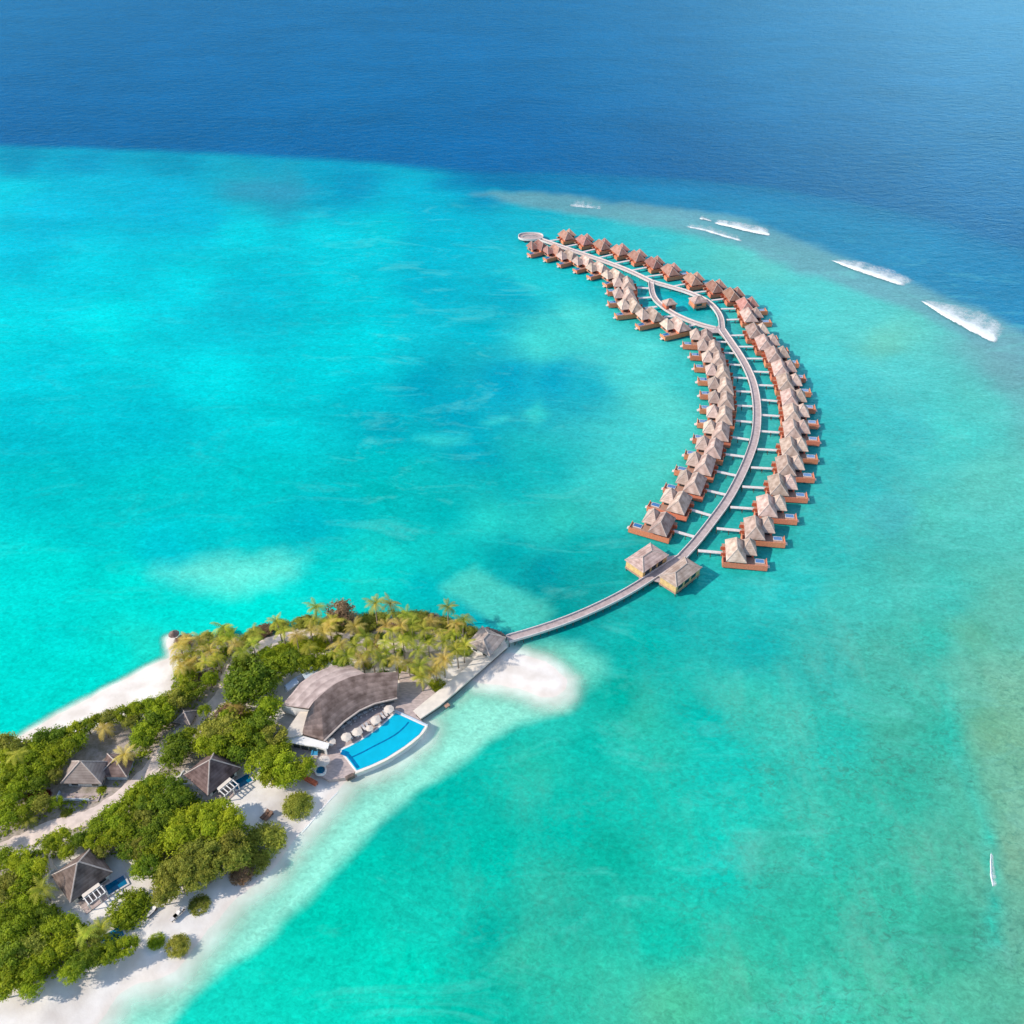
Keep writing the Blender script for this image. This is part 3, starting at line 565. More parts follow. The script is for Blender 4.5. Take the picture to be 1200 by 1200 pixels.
# ------------------------------------------------------------------ overwater villas
def make_villa(mir):
    """local axes: +x out from the walkway, +y towards the deck side"""
    root = empty('water_villa', (0, 0, 0))
    def B(mb, name, m, parent=root):
        if mir: mb.mirror_y()
        return mb.build(name, m, parent)
    D = 1.9
    B(MB().box(0.2, 16.6, 1.6, 6.6, D - 0.3, D).box(0.2, 12.2, -5.6, 1.59, D - 0.3, D), 'deck', M['deck'])
    sc = MB().box(0.0, 16.8, 6.62, 6.8, 0.7, D + 1.35).box(-0.02, 0.16, 2.6, 6.61, 0.7, D + 1.35).box(16.62, 16.8, 1.6, 6.61, 1.1, D + 0.8)
    B(sc, 'timber_screen', M['orange'])
    # main pavilion: long hip roof, walls beneath
    w1 = B(MB().box(2.2, 7.7, -4.6, 5.4, D + 0.01, D + 2.4), 'wall', M['orange'])
    for s in (0, 1):
        B(MB().box(2.7 + 2.5 * s, 4.4 + 2.5 * s, 5.4, 5.45, D + 0.3, D + 2.1), 'window', M['glass'], w1)
    B(MB().box(2.15, 2.2, -0.6, 0.8, D + 0.02, D + 2.15), 'door', M['red'], w1)
    r1 = B(MB().hip(1.1, 8.7, -5.4, 7.0, D + 2.2, D + 6.0, (2.4, 3.2)), 'roof', M['thatch'])
    B(MB().hipcaps(1.1, 8.7, -5.4, 7.0, D + 2.2, D + 6.0, (2.4, 3.2)), 'ridge_cap', M['cap'], r1)
    # rear pavilion further out
    w2 = B(MB().box(7.72, 11.9, -5.0, 1.2, D + 0.01, D + 2.3), 'wall', M['orange'])
    B(MB().box(8.6, 11.2, 1.2, 1.25, D + 0.1, D + 2.1), 'window', M['glass'], w2)
    B(MB().box(11.9, 11.95, -3.8, -0.8, D + 0.1, D + 2.1), 'window', M['glass'], w2)
    r2 = B(MB().hip(6.9, 12.9, -5.8, 2.2, D + 2.1, D + 5.5, (2.0, 5.2)), 'roof', M['thatch'])
    B(MB().hipcaps(6.9, 12.9, -5.8, 2.2, D + 2.1, D + 5.5, (2.0, 5.2)), 'ridge_cap', M['cap'], r2)
    # plunge pool beside the open deck
    B(MB().box(12.3, 15.9, 1.9, 4.2, D + 0.0, D + 0.32), 'pool_rim', M['cushion'])
    B(MB().box(12.5, 15.7, 2.1, 4.0, D + 0.28, D + 0.35), 'plunge_pool', M['pool'])
    # gate house at the end of the jetty
    B(MB().box(-0.6, 1.2, -1.9, -1.7, D, D + 1.7).box(-0.6, 1.2, 1.7, 1.9, D, D + 1.7).box(1.0, 1.2, -1.69, 1.69, D + 1.3, D + 1.7), 'entry_screen', M['red'])
    # small lower landing with steps at the sea end
    B(MB().box(13.2, 16.4, 4.6, 6.4, 0.85, 1.0).box(16.81, 18.0, 3.4, 5.0, 0.75, 0.9).box(16.81, 17.3, 3.4, 5.0, 1.2, 1.35), 'swim_steps', M['cushion'])
    for x in (0.8, 4.8, 8.8, 12.8, 16.2): pile_at(x, (-1 if mir else 1) * 6.3, root)
    for x in (0.8, 4.8, 8.8, 12.0): pile_at(x, (1 if mir else -1) * 5.2, root)
    for x in (0.8, 16.2): pile_at(x, (-1 if mir else 1) * 2.0, root)
    return root
villa_protos = {}; rosy_me = {}
def place_villa(org, d, mir, lab, grp, s=0.93, rosy=False):
    # the walking frame: +x along d; deck side is to the right (mir True) or left
    if mir not in villa_protos: o = make_villa(mir); villa_protos[mir] = o
    else: o = copy_tree(villa_protos[mir])
    o.location = (org.x, org.y, 0); o.rotation_euler = (0, 0, math.atan2(d.y, d.x)); o.scale = (s, s, s)
    tag(o, lab, 'villa', grp)
    if rosy:
        for ch in o.children:
            if ch.name.split('.')[0] == 'roof':
                k = (ch.data.name, 'rosy')
                if k not in rosy_me: rosy_me[k] = ch.data.copy(); rosy_me[k].materials[0] = M['thatch_rosy']
                ch.data = rosy_me[k]
    return o
outer = [((818,645),(847,647.5)),((840,619),(869,621.7)),((856,594),(884,596)),((870,570),(897.5,571.7)),((880,547.5),(906.7,549)),((886.7,526),(911.7,527.5)),((891,505),(915,506.7)),((891.7,486),(915,487.5)),((890,468),(912.5,470)),((886.7,451),(908,451.7)),((880,435),(902.5,436)),((873,420),(895,420)),((864,406),(884,406)),((855,393),(873,392.5)),((851.7,374.5),(867,374)),((845,361.7),(863,361.5)),((834,351.7),(848,350)),((811.7,343),(828,341)),((790,335),(803,332.5)),((756.7,324),(776.7,321.5)),((740,316.7),(758,313)),((720,308.5),(738,305)),((701.7,301.7),(718,298)),((683,295),(697.5,291.7)),((661.7,289),(677,286)),((641.7,282.5),(656,280))]
inner = [((818,630),(789,621.7)),((836.7,605),(809,596.7)),((853,580),(826.7,574)),((865,557.5),(838,551.7)),((873,535),(848,531.7)),((878,515),(856,511.7)),((881,494.5),(859.5,492.5)),((881.7,475.8),(861,475)),((880,459),(860,458)),((876.7,443),(856.7,442)),((868,427.5),(851.7,426.7)),((860,413.7),(846,413)),((851.7,400.5),(836.7,400))]
def smooth_dirs(ds):
    out = []
    for i in range(len(ds)):
        s = Vector((0, 0, 0))
        for j in range(max(0, i - 2), min(len(ds), i + 3)): s += ds[j] * (3 - abs(i - j))
        out.append(s.normalized())
    return out
def spur(a, b, lab):
    boardwalk([a, b], 2.0, lab, 'access_jetty', 'jetty', 4.5, 'short jetties from walkway to villas', it=0, zz=-0.012)
for row, nm, mir in ((outer, 'outer', True), (inner, 'inner', False)):
    A = [P(*a, WZ) for a, b in row]; Bq = [P(*b, WZ) for a, b in row]
    ds = smooth_dirs([(b - a).normalized() for a, b in zip(A, Bq)])
    for i, (a, b, d) in enumerate(zip(A, Bq, ds)):
        if nm == 'outer' and i >= 19:   # the far ones are only short strokes in the photo: even out their spacing
            pass
        place_villa(b - d * 0.3, d, mir, 'thatched water villa, %s along the %s row counting from the bridge' % (ORD[i + 1], nm), 'thatched water villas of the %s row' % nm, float(np.interp(i, [0, 12, 19, 25], [.93, .92, .83, .78])), nm == 'outer' and i > 14)
        boardwalk([row[i][0], row[i][1]], 1.9, 'slim pale jetty reaching the %s villa of the %s row counting from the bridge' % (ORD[i + 1], nm), 'access_jetty', 'jetty', 4.5, 'short jetties between walkway and villas', rails=False, it=0, zz=-0.012)
# inner side of the lagoon loop and of the far boardwalk
loop = [((748,337),(760,337.5)),((752,347),(764,348)),((757,357),(770,359)),((782,367),(793,370)),((812,377),(820,379))]
lc = [(730,331),(731,344),(738,357),(761,368),(790,379.5)]
ld = [Vector((-1,-.05,0)),Vector((-1,-.1,0)),Vector((-1,-.25,0)),Vector((-1,-.42,0)),Vector((-1,-.45,0))]
for i, ((vx, vy), d) in enumerate(zip(lc, ld)):
    d = d.normalized(); c = P(vx, vy, 5.0)
    org = c - d * 7.0; place_villa(org, d, False, 'villa on the near side of the lagoon loop, %s from the left end' % ORD[i + 1], 'thatched water villas beside the lagoon loop')
    sp_ = P(*loop[i][1], WZ); 
    r0 = empty('access_jetty', (sp_.x, sp_.y, 0)); tag(r0, 'stubby jetty to the villa %s from the left beside the lagoon loop' % ORD[i + 1], 'jetty', 'short jetties between walkway and villas')
    e = Vector((org.x, org.y, WZ)) - Vector((sp_.x, sp_.y, WZ)); e.z = 0
    if e.length > 1.5:
        ribbon(MB(), [Vector((0,0,0)), e], -0.8, 0.8, WZ - .27, WZ - .02).build('deck', M['rail'], r0); pile_at(e.x * .5, e.y * .5, r0)
    else: COL.objects.unlink(r0)
tip = [(716.7,320.5),(698,312),(681.7,304.5),(663,298),(646.7,291.7),(628,286.5)]
dt = Vector((-0.86, -0.52, 0)).normalized()
for i, (vx, vy) in enumerate(tip):
    c = P(vx, vy, 5.0); place_villa(c - dt * 7.0, dt, False, 'villa hugging the near side of the far straight boardwalk, %s from its junction end' % ORD[i + 1], 'thatched water villas along the far boardwalk', 0.82, i > 3)

# arrival pavilions and the small lagoon pavilions
def pavilion(corners, ze, zr, lab, wallm, name='arrival_pavilion', grp=None, cap=0.16):
    """corners: roof eave corners as ground points (a,b along the long side)"""
    a, b, c_, d_ = corners; o = Vector((a.x, a.y, 0)); ex = (b - a); ex.z = 0; L = ex.length; ex.normalize(); ey = Vector((-ex.y, ex.x, 0)); W = (d_ - a).dot(ey)
    r = tag(empty(name, o, math.atan2(ex.y, ex.x)), lab, 'pavilion', grp); s = 1 if W > 0 else -1; W = abs(W)
    def yy(y0, y1): return tuple(sorted((s * y0, s * y1)))
    y0, y1 = yy(0, W)
    ro = MB().hip(0, L, y0, y1, ze, zr, ridge='x').build('roof', M['thatch'], r)
    MB().hipcaps(0, L, y0, y1, ze, zr, ridge='x', r=cap).build('ridge_cap', M['cap'], ro)
    y2, y3 = yy(.45, W - .45)
    wl = MB().box(.45, L - .45, y2, y3, 2.02, ze - 0.1).build('wall', wallm, r)
    k = 3 if L > 9 else 1
    for i in range(k):
        x = 1.6 + i * (L - 3.2) / k
        MB().box(x, x + (L - 3.2) / k * 0.7, y2 - 0.05, y2, 2.5, ze - 0.7).build('window', M['glass'], wl)
        MB().box(x, x + (L - 3.2) / k * 0.7, y3, y3 + 0.05, 2.5, ze - 0.7).build('window', M['glass'], wl)
    y4, y5 = yy(0.3, W - 0.3)
    MB().box(0.3, L - 0.3, y4, y5, 1.3, 2.0).build('deck', M['deck'], r)
    for i in range(5):
        for y in (y4 + .3, y5 - .3): pile_at(0.7 + i * (L - 1.4) / 4, y, r)
    return r
EZ = 5.2
pavilion([P(732,656,EZ), P(762,636,EZ), P(787,646,EZ), P(757,669,EZ)], EZ, 6.9, 'hip-roofed arrival pavilion on the left side of the bridge', M['tan'], grp='arrival pavilions at the bridge')
pavilion([P(772,675,EZ), P(802,652,EZ), P(829,661,EZ), P(796,686,EZ)], EZ, 6.9, 'hip-roofed arrival pavilion on the right side of the bridge', M['tan'], grp='arrival pavilions at the bridge')
plz = empty('arrival_platform', P(782, 665)); tag(plz, 'boarded platform between the two arrival pavilions', 'platform'); o = P(782, 665)
MB().prism([P(x, y, WZ) - o for x, y in [(750,684),(748,672),(783,652),(796,650),(800,655),(790,672),(776,683),(764,680)]], WZ - 0.22, WZ - 0.02).build('deck', M['walk'], plz)
for x, y in [(750,682),(751,672),(766,663),(783,654),(765,679),(776,681)]:
    q = P(x, y, WZ) - o; pile_at(q.x, q.y, plz)
for (px, py, s, lab) in ((784.5,354.5,6.2,'little square pavilion inside the lagoon loop, the left one'),(818,351.5,7.6,'little square pavilion on stilts inside the lagoon loop, the right one')):
    c = P(px, py, 4.4); h = s / 2; a = R(18)
    cr = [c + Vector((x * math.cos(a) - y * math.sin(a), x * math.sin(a) + y * math.cos(a), 0)) for x, y in ((-h,-h*.9),(h,-h*.9),(h,h*.9),(-h,h*.9))]
    pavilion(cr, 4.4, 6.6, lab, M['orange'], 'lagoon_pavilion', 'small pavilions in the lagoon loop', 0.12)

exec_island = True
# ------------------------------------------------------------------ island: paths, seawall, buildings
GZ = 1.25
def flat(name, px, m, z, lab=None, cat=None, kind=None, th=0.0, parent=None):
    pp = [P(x, y, z) for x, y in px]; o = sum(pp, Vector()) / len(pp); o.z = 0
    mb = MB().prism([p - o for p in pp], z - max(th, 0.4), z)
    ob = mb.build(name, m, parent, o if parent is None else o - parent.location); tag(ob, lab, cat, None, kind); return ob
def path(px, w, name, z=GZ + 0.17, m=None, jag=0.35):
    pl = resample(smooth([P(x, y, z) for x, y in px], 2), 1.5); nn = normals(pl); V = []; F = []
    for i, (p, n_) in enumerate(zip(pl, nn)):
        a = w / 2 + random.uniform(-jag, jag); b = w / 2 + random.uniform(-jag, jag)
        V += [(p + n_ * a)[:], (p - n_ * b)[:], (p - n_ * (b + .5))[:2] + (z - .6,), (p + n_ * (a + .5))[:2] + (z - .6,)]
    for i in range(len(pl) - 1):
        q = i * 4; F += [(q+1, q+5, q+4, q), (q+2, q+6, q+5, q+1), (q, q+4, q+7, q+3)]
    mb = MB(); mb.v, mb.f = V, F; ob = mb.build(name, m or M['path']); tag(ob, kind='structure'); return ob
path([(-60,1030),(-10,1000),(33,983),(63,968),(100,960),(127,945),(150,927),(183,897),(200,870),(216,856),(230,842),(250,828),(266,810),(268,790),(280,774),(296,764),(316,752),(340,746),(365,743)], 4.8, 'sand_path')
path([(365,743),(400,746),(440,752),(480,760),(510,760),(545,745),(562,745)], 2.8, 'garden_path', GZ + 0.172)
path([(60,968),(54,1000),(60,1025)], 2.4, 'garden_path', GZ + 0.174)

# seawall with pale top
sw_o = P(591, 757); sw = tag(empty('seawall', sw_o), 'long straight pale-topped seawall from the pool to the island tip', 'seawall')
for nm, px, z0, z1, m in (('coping', [(590,749),(595,757),(578,772),(561,787),(534,811),(515,827),(493,842),(484,833),(500,820),(520,804),(545,783),(563,765),(583,750)], 1.2, 1.75, M['wallcap']),
                          ('wall_face', [(590,753),(593.5,758),(577,773),(560,787),(533,811),(514,827),(492,842),(487,837),(520,808),(575,763)], -2.0, 1.2, M['wallside'])):
    MB().prism([P(x, y, 1.75 if z1 > 1.3 else 1.2) - sw_o for x, y in px], z0, z1).build(nm, m, sw)

sl_ = P(524, 829, 0); st_ = tag(empty('swim_landing', sl_, R(40)), 'small reddish timber landing at the water side of the seawall', 'landing')
MB().box(-.8, .8, -.6, .6, .9, 1.05).build('platform', M['deck'], st_); MB().box(-.7, -.6, -.5, -.4, -1, .9).box(.6, .7, -.5, -.4, -1, .9).build('post', M['pile'], st_)
# restaurant
rc = P(400, 825, 0); rest = tag(empty('beach_restaurant', rc), 'large curved thatched restaurant behind the turquoise pool', 'restaurant')
def loft(name, A, B, m, za, zb, th=0.35, parent=rest, n=24, sag=0.0, split=1):
    def samp(pl, t):
        L = [0.0]
        for a, b in zip(pl, pl[1:]): L.append(L[-1] + (b - a).length)
        s = t * L[-1]
        for i in range(len(pl) - 1):
            if s <= L[i+1] + 1e-6 or i == len(pl) - 2: return pl[i].lerp(pl[i+1], (s - L[i]) / (L[i+1] - L[i] + 1e-9))
    a = [P(x, y, za) - rc for x, y in A]; b = [P(x, y, zb) - rc for x, y in B]; V = []; F = []; k = 6
    for i in range(n + 1):
        p, q = samp(a, i / n), samp(b, i / n)
        for j in range(k + 1):
            r_ = p.lerp(q, j / k); V.append((r_.x, r_.y, r_.z + sag * math.sin(math.pi * j / k)))
    N = len(V); V += [(x, y, z - th) for x, y, z in V]
    for i in range(n):
        for j in range(k):
            q = i * (k + 1) + j; f = (q, q + 1, q + k + 2, q + k + 1); F += [f, tuple(x + N for x in f[::-1])]
    for i in range(n):
        for j in (0, k): q = i * (k + 1) + j; F.append((q, q + k + 1, q + k + 1 + N, q + N))
    for i in (0, n):
        for j in range(k): q = i * (k + 1) + j; F.append((q, q + 1, q + 1 + N, q + N))
    me = bpy.data.meshes.new(name); me.from_pydata(V, [], F); bm = bmesh.new(); bm.from_mesh(me); bmesh.ops.recalc_face_normals(bm, faces=bm.faces); bm.to_mesh(me); bm.free(); me.materials.append(m)
    o_ = bpy.data.objects.new(name, me); COL.objects.link(o_); o_.parent = parent; return o_
RIDGE = [(362,830),(368,821.7),(381,811.7),(393,803),(410,795.5),(431,791)]
up = loft('roof', [(330,826),(341.7,813),(352,800),(367.5,789),(389,780),(409,779)], RIDGE, M['thatch_pale'], 6.0, 8.2)
lo = loft('roof', [(361,834),(369,821),(381.5,809.5),(394,800.5),(411,793),(431,788.5),(446,788),(467,787.5)], [(354,860),(379.7,867),(388,858),(402.7,844),(421,831),(439,823),(452,819.5),(465,817)], M['thatch_dark'], 8.45, 4.6, sag=0.3)
# verges and eaves trim
def trim(px, z, m, name, w=0.5, parent=rest, h=0.3):
    pl = [P(x, y, z) - rc for x, y in px]; mb = MB()
    ribbon(mb, pl, -w / 2, w / 2, z - h, z + 0.06); return mb.build(name, m, parent)
trim([(380,868),(388.5,859.5),(403,845.5),(421.5,832.3),(439,824.3),(465.5,818)], 4.5, M['cap'], 'eaves_trim')
loft('wall', [(383,866),(390,859),(404,846),(422,834),(440,826),(462,821)], [(384,868),(391,861),(405,848),(423,836),(441,828),(462,823)], M['glass'], 4.0, 1.5, 0.2)
loft('wall', [(332,829),(345,812),(356,799),(370,789),(389,781),(407,781)], [(333,832),(346,816),(357,803),(371,793),(390,786),(408,786)], M['white'], 5.7, 1.2, 0.2)
loft('fascia', [(329,826.5),(345,829.5),(362,832)], [(331,833),(346,838.5),(362,837)], M['white'], 6.0, 3.2, 0.3)
flat('flat_roof', [(351,834),(362,832.5),(368,836),(354,861),(341,864),(330,864.5)], M['cream'], 4.8, parent=rest, th=0.45)
flat('flat_roof', [(376,783),(385,775.5),(395,783),(386,788)], M['cream'], 5.6, parent=rest, th=0.45)
flat('flat_roof', [(334,803),(347,793.5),(350,799),(337,809.5)], M['blue_white'], 4.6, parent=rest, th=0.6)
flat('flat_roof', [(354,790),(375,780.5),(379,786),(358,796)], M['blue_white'], 4.7, parent=rest, th=0.6)
def wall_line(pts_, z0, z1, m, name, w=0.3, parent=rest, o=rc):
    pl = [P(x, y, z0) - o for x, y in pts_]; return ribbon(MB(), pl, -w / 2, w / 2, z0, z1).build(name, m, parent)
wall_line([(335,812),(348,802),(372,790),(388,788)], 1.0, 4.3, M['blue_white'], 'wall')
gw = wall_line([(332,873),(355,876),(384,885)], 1.3, 4.2, M['white'], 'wall')
for k in range(5):
    a = P(335 + k * 9.6, 873.3 + k * 2.2, 1.6) - rc; b = P(342 + k * 9.6, 874.7 + k * 2.2, 1.6) - rc
    ribbon(MB(), [a, b], -0.2, 0.2, 1.9, 3.5).build('window', M['glass'], gw)
flat('porch_roof', [(331,866),(354,862),(386,871),(384,877),(356,873),(333,869)], M['white'], 4.25, parent=rest, th=0.25)
# terrace, pool
tr = flat('terrace', [(345,882),(335,868),(380,862),(420,832),(466,812),(470,786),(484,790),(503,803),(510,812),(487,838),(500,850),(475,872),(452,886),(418,903),(407,911),(385,914),(368,905),(352,893)], M['terrace'], GZ + 0.35, kind='structure', th=2.2)
tag(tr, kind='structure')
PZ = GZ + 0.75; po = P(448, 870, 0); pool = tag(empty('infinity_pool', po), 'large curved turquoise swimming pool with white infinity edge at the beach', 'swimming pool')
inn = [(397,878),(408,873),(422,866),(439,854.5),(452,844),(463,833)]
out = [(500.5,850.5),(494,861.5),(476,876),(454,890),(436,898.5),(418,905.5)]
MB().prism([P(x, y, PZ) - po for x, y in inn + out], -1.5, PZ - 0.12).build('basin', M['white'], pool)
wt = MB().prism([P(x, y, PZ) - po for x, y in [(400,879),(410,874.5),(424,867),(441,855.5),(453,845.5),(463.5,835.5),(497.5,851),(491,860.5),(474,874),(452.5,887.8),(435,896),(418,902.5)]], PZ - 0.11, PZ - 0.02).build('pool_water', M['big_pool'], pool)
def prib(px, w, z0, z1, m, name, parent=pool): return ribbon(MB(), smooth([P(x, y, PZ) - po for x, y in px], 1), -w / 2, w / 2, z0, z1).build(name, m, parent)
prib([(412,887.5),(424,882),(439,874),(453,867),(465,860),(474,852),(479,846)], 0.5, PZ - 0.1, PZ - 0.014, M['pool_step'], 'pool_step')
prib([(407,883.5),(412,889),(420,900)], 1.0, PZ - 0.1, PZ - 0.012, M['pool_step'], 'pool_step')
prib([(400,881),(408,884)], 1.6, PZ - 0.1, PZ - 0.013, M['pool_step'], 'pool_step')
prib(out + [(416,906)], 0.45, PZ - 0.6, PZ + 0.05, M['wallcap'], 'pool_edge')
prib([(463,832.5),(482,841),(501,850)], 0.5, PZ - 0.5, PZ + 0.06, M['blue_white'], 'pool_edge')
bx = flat('stone_steps', [(404,910),(413,905.5),(415.5,908.5),(407,913)], M['wallside'], GZ + 0.6, 'dark steps at the near corner of the pool terrace', 'steps', th=1.2)
# umbrellas
def make_umbrella():
    r = empty('parasol', (0, 0, 0)); mb = MB(); n = 8; H = 2.5; rad = 1.9
    mb.v = [(0, 0, H + .5)] + [(rad * math.cos(2*math.pi*i/n), rad * math.sin(2*math.pi*i/n), H) for i in range(n)] + [(rad * math.cos(2*math.pi*i/n), rad * math.sin(2*math.pi*i/n), H - .18) for i in range(n)] + [(0, 0, H + .38)]
    mb.f = [(0, i+1, (i+1) % n + 1) for i in range(n)] + [(i+1, n+i+1, n+(i+1) % n+1, (i+1) % n+1) for i in range(n)] + [(2*n+1, n+(i+1) % n+1, n+i+1) for i in range(n)]
    mb.build('canopy', M['sail'], r); MB().tube((0,0,0),(0,0,H+.45),.05,n=6).build('pole', M['lounger'], r); MB().tube((0,0,0),(0,0,.12),.4,.35,10).build('base', M['white'], r); return r
def make_lounger():
    r = empty('sun_lounger', (0, 0, 0))
    MB().box(-.35,.35,-1.0,1.0,.25,.33).box(-.33,-.25,-.9,-.8,0,.25).box(.25,.33,-.9,-.8,0,.25).box(-.33,-.25,.8,.9,0,.25).box(.25,.33,.8,.9,0,.25).build('frame', M['lounger'], r)
    MB().box(-.32,.32,-1.0,.35,.34,.44).add([(-.32,.36,.34),(.32,.36,.34),(.32,1.0,.75),(-.32,1.0,.75),(-.32,.36,.46),(.32,.36,.46),(.32,.95,.85),(-.32,.95,.85)],[(0,3,2,1),(4,5,6,7),(0,1,5,4),(1,2,6,5),(2,3,7,6),(3,0,4,7)]).build('cushion', M['cushion'], r)
    return r
TZ = GZ + 0.35
umb0 = None
for i, (x, y) in enumerate([(405.5,862),(418.5,856),(440,842),(455.5,829.5),(387.5,867),(432.5,850.5),(379,891)]):
    o_ = make_umbrella() if umb0 is None else copy_tree(umb0); umb0 = umb0 or o_
    q = P(x, y, TZ + 2.7); o_.location = (q.x, q.y, TZ); s_ = [.84, .84, .84, .84, .75, .62, 1.0][i]; o_.scale = (s_, s_, s_); o_.rotation_euler = (0, 0, i * 0.7)
    tag(o_, 'white parasol standing alone by the round hot tub left of the pool' if i == 6 else 'white parasol %s from the left along the inner edge of the pool' % ORD[[2,3,5,6,1,4][i]], 'parasol', 'white parasols on the pool terrace')
l0 = None; lq = [(412,867),(416,864.5),(424,860),(428,857),(446,846.5),(450,843),(453,840),(461,834.5),(438,851),(432,855)]
lq.sort()
for i, (x, y) in enumerate(lq):
    o_ = make_lounger() if l0 is None else copy_tree(l0); l0 = l0 or o_
    q = P(x, y, TZ); o_.location = (q.x - .4, q.y + .9, TZ + 0.01); o_.rotation_euler = (0, 0, R(35 + random.uniform(-8, 8))); o_.scale = (1.15,) * 3
    tag(o_, 'cushioned sun lounger %s from the left between pool and restaurant' % ORD[i + 1], 'sun lounger', 'sun loungers along the pool')
# tables under the restaurant front
t0 = None; tq = sorted([(402,853),(409,848),(416,843),(421,839),(428,836),(434,832),(441,829.5),(448,827)])
for i, (x, y) in enumerate(tq):
    if t0 is None:
        t0 = empty('dining_table', (0,0,0)); MB().box(-.6,.6,-.6,.6,.7,.76).build('tabletop', M['cushion'], t0); MB().tube((0,0,0),(0,0,.7),.06).build('pedestal', M['lounger'], t0)
        for a in range(4):
            ch = MB().box(-.2,.2,-.2,.2,.35,.43).box(-.2,.2,.16,.2,.43,.85).box(-.18,-.14,-.18,-.14,0,.35).box(.14,.18,-.18,-.14,0,.35).box(-.18,-.14,.14,.18,0,.35).box(.14,.18,.14,.18,0,.35).build('seat', M['cushion'], t0); ch.location = (.95 * math.sin(a * math.pi / 2), .95 * math.cos(a * math.pi / 2), 0); ch.rotation_euler = (0, 0, -a * math.pi / 2)
        o_ = t0
    else: o_ = copy_tree(t0)
    q = P(x, y, TZ); o_.location = (q.x, q.y, TZ + .005); o_.rotation_euler = (0, 0, random.uniform(0, 1.5)); tag(o_, 'pale dining table with seats %s from the left under the restaurant eaves' % ORD[i + 1], 'table', 'dining tables outside the restaurant')
# hot tub and blue daybed
q = P(376, 904, TZ); ht = tag(empty('hot_tub', (q.x, q.y, TZ)), 'round white hot tub at the near left corner of the terrace', 'hot tub')
oval_ring(MB(), 1.6, 1.6, 1.25, 1.25, 0, .8, 20).build('rim', M['white'], ht); MB().tube((0,0,.02),(0,0,.6),1.24,n=20).build('tub_water', M['small_pool'], ht)
q = P(369, 883, TZ); db = tag(empty('daybed', (q.x, q.y, TZ)), 'blue cushioned daybed left of the lone parasol', 'daybed'); MB().box(-1,1,-1,1,.1,.4).build('frame', M['white'], db); MB().box(-.9,.9,-.9,.9,.41,.6).box(-.9,-.5,-.9,.9,.61,.8).build('cushion', M['blue_cloth'], db)
q = P(362, 913, 1.2); a_ = P(352, 908, 1.2); b_ = P(372, 919, 1.2)
ts = tag(empty('timber_screen', Vector((a_.x, a_.y, 0.9))), 'rust red slatted timber screen under the yellow-green tree by the beach', 'screen')
e = b_ - a_; e.z = 0; ribbon(MB(), [Vector((0,0,0)), e], -.9, .3, 0.3, 1.3).build('panel', M['red'], ts)
for t in (0, .5, 1): MB().tube(e * t, e * t + Vector((0,0,1.6)), .09).build('post', M['lounger'], ts)

# jetty head house at the island tip
def house(name, lab, ze, zr, px, cat='cottage', m='thatch_dark', wallm='white', ridge='x', ins=None, grp=None, wings=True, porch=None):
    """px: four eave corners in order (two along the long side first)"""
    q = [P(x, y, ze) for x, y in px]; a = q[0]; ex = ((q[1] - q[0]) + (q[2] - q[3])); ex.z = 0; L = ex.length / 2; ex.normalize()
    ey = Vector((-ex.y, ex.x, 0)); cen = (q[0] + q[1] + q[2] + q[3]) / 4; W = abs(((q[3] - q[0]) + (q[2] - q[1])).dot(ey)) / 2
    r = tag(empty(name, (cen.x, cen.y, GZ - .1), math.atan2(ex.y, ex.x)), lab, cat, grp); ze -= GZ - .1; zr -= GZ - .1
    ro = MB().hip(-L/2, L/2, -W/2, W/2, ze, zr, ins, ridge).build('roof', M[m], r); MB().hipcaps(-L/2, L/2, -W/2, W/2, ze, zr, ins, ridge, .2).build('ridge_cap', M['cap'], ro)
    i = 1.1; wl = MB().box(-L/2+i, L/2-i, -W/2+i, W/2-i, 0, ze - .05).build('wall', M[wallm], r)
    for s in (-1, 1):
        for k in (-1, 1):
            MB().box(k*L/4 - .9, k*L/4 + .9, s*(W/2-i) - .04, s*(W/2-i) + .04, .5, ze - .7).build('window', M['glass'], wl)
            MB().box(s*(L/2-i) - .04, s*(L/2-i) + .04, k*W/5 - .8, k*W/5 + .8, .5, ze - .7).build('window', M['glass'], wl)
    return r, L, W
house('jetty_house', 'brown hip-roofed jetty house where the bridge meets the island tip', 4.2, 6.3, [(547,756),(565,732),(593,749),(573,768)], m='thatch_pale', cat='jetty house', ins=(3.2, 3.2))
r1, L1, W1 = house('beach_villa', 'steep pyramid-roofed cottage by the sandy courtyard on the left', 4.3, 9.6, [(73,918),(123,918.5),(126,893),(81,892)], m='thatch_pale', ins=(5.6, 5.6), grp='thatched beach cottages')
rr = MB().hip(3.6, 11.8, -1.0, 6.6, 2.8, 5.6, ridge='y').build('roof', M['thatch_dark'], r1); MB().hipcaps(3.6, 11.8, -1.0, 6.6, 2.8, 5.6, ridge='y', r=.18).build('ridge_cap', M['cap'], rr)
MB().box(5.4, 11.0, -.2, 5.8, 0, 2.75).build('wall', M['blue_white'], r1)
MB().box(-6.2, 5.2, -7.4, -4.9, 0, .35).build('veranda', M['terrace'], r1); MB().box(-6.2,-6.0,-7.4,-4.9,.36,1.6).box(-5.99,3.0,-7.4,-7.2,.36,1.4).build('garden_wall', M['blue_white'], r1)
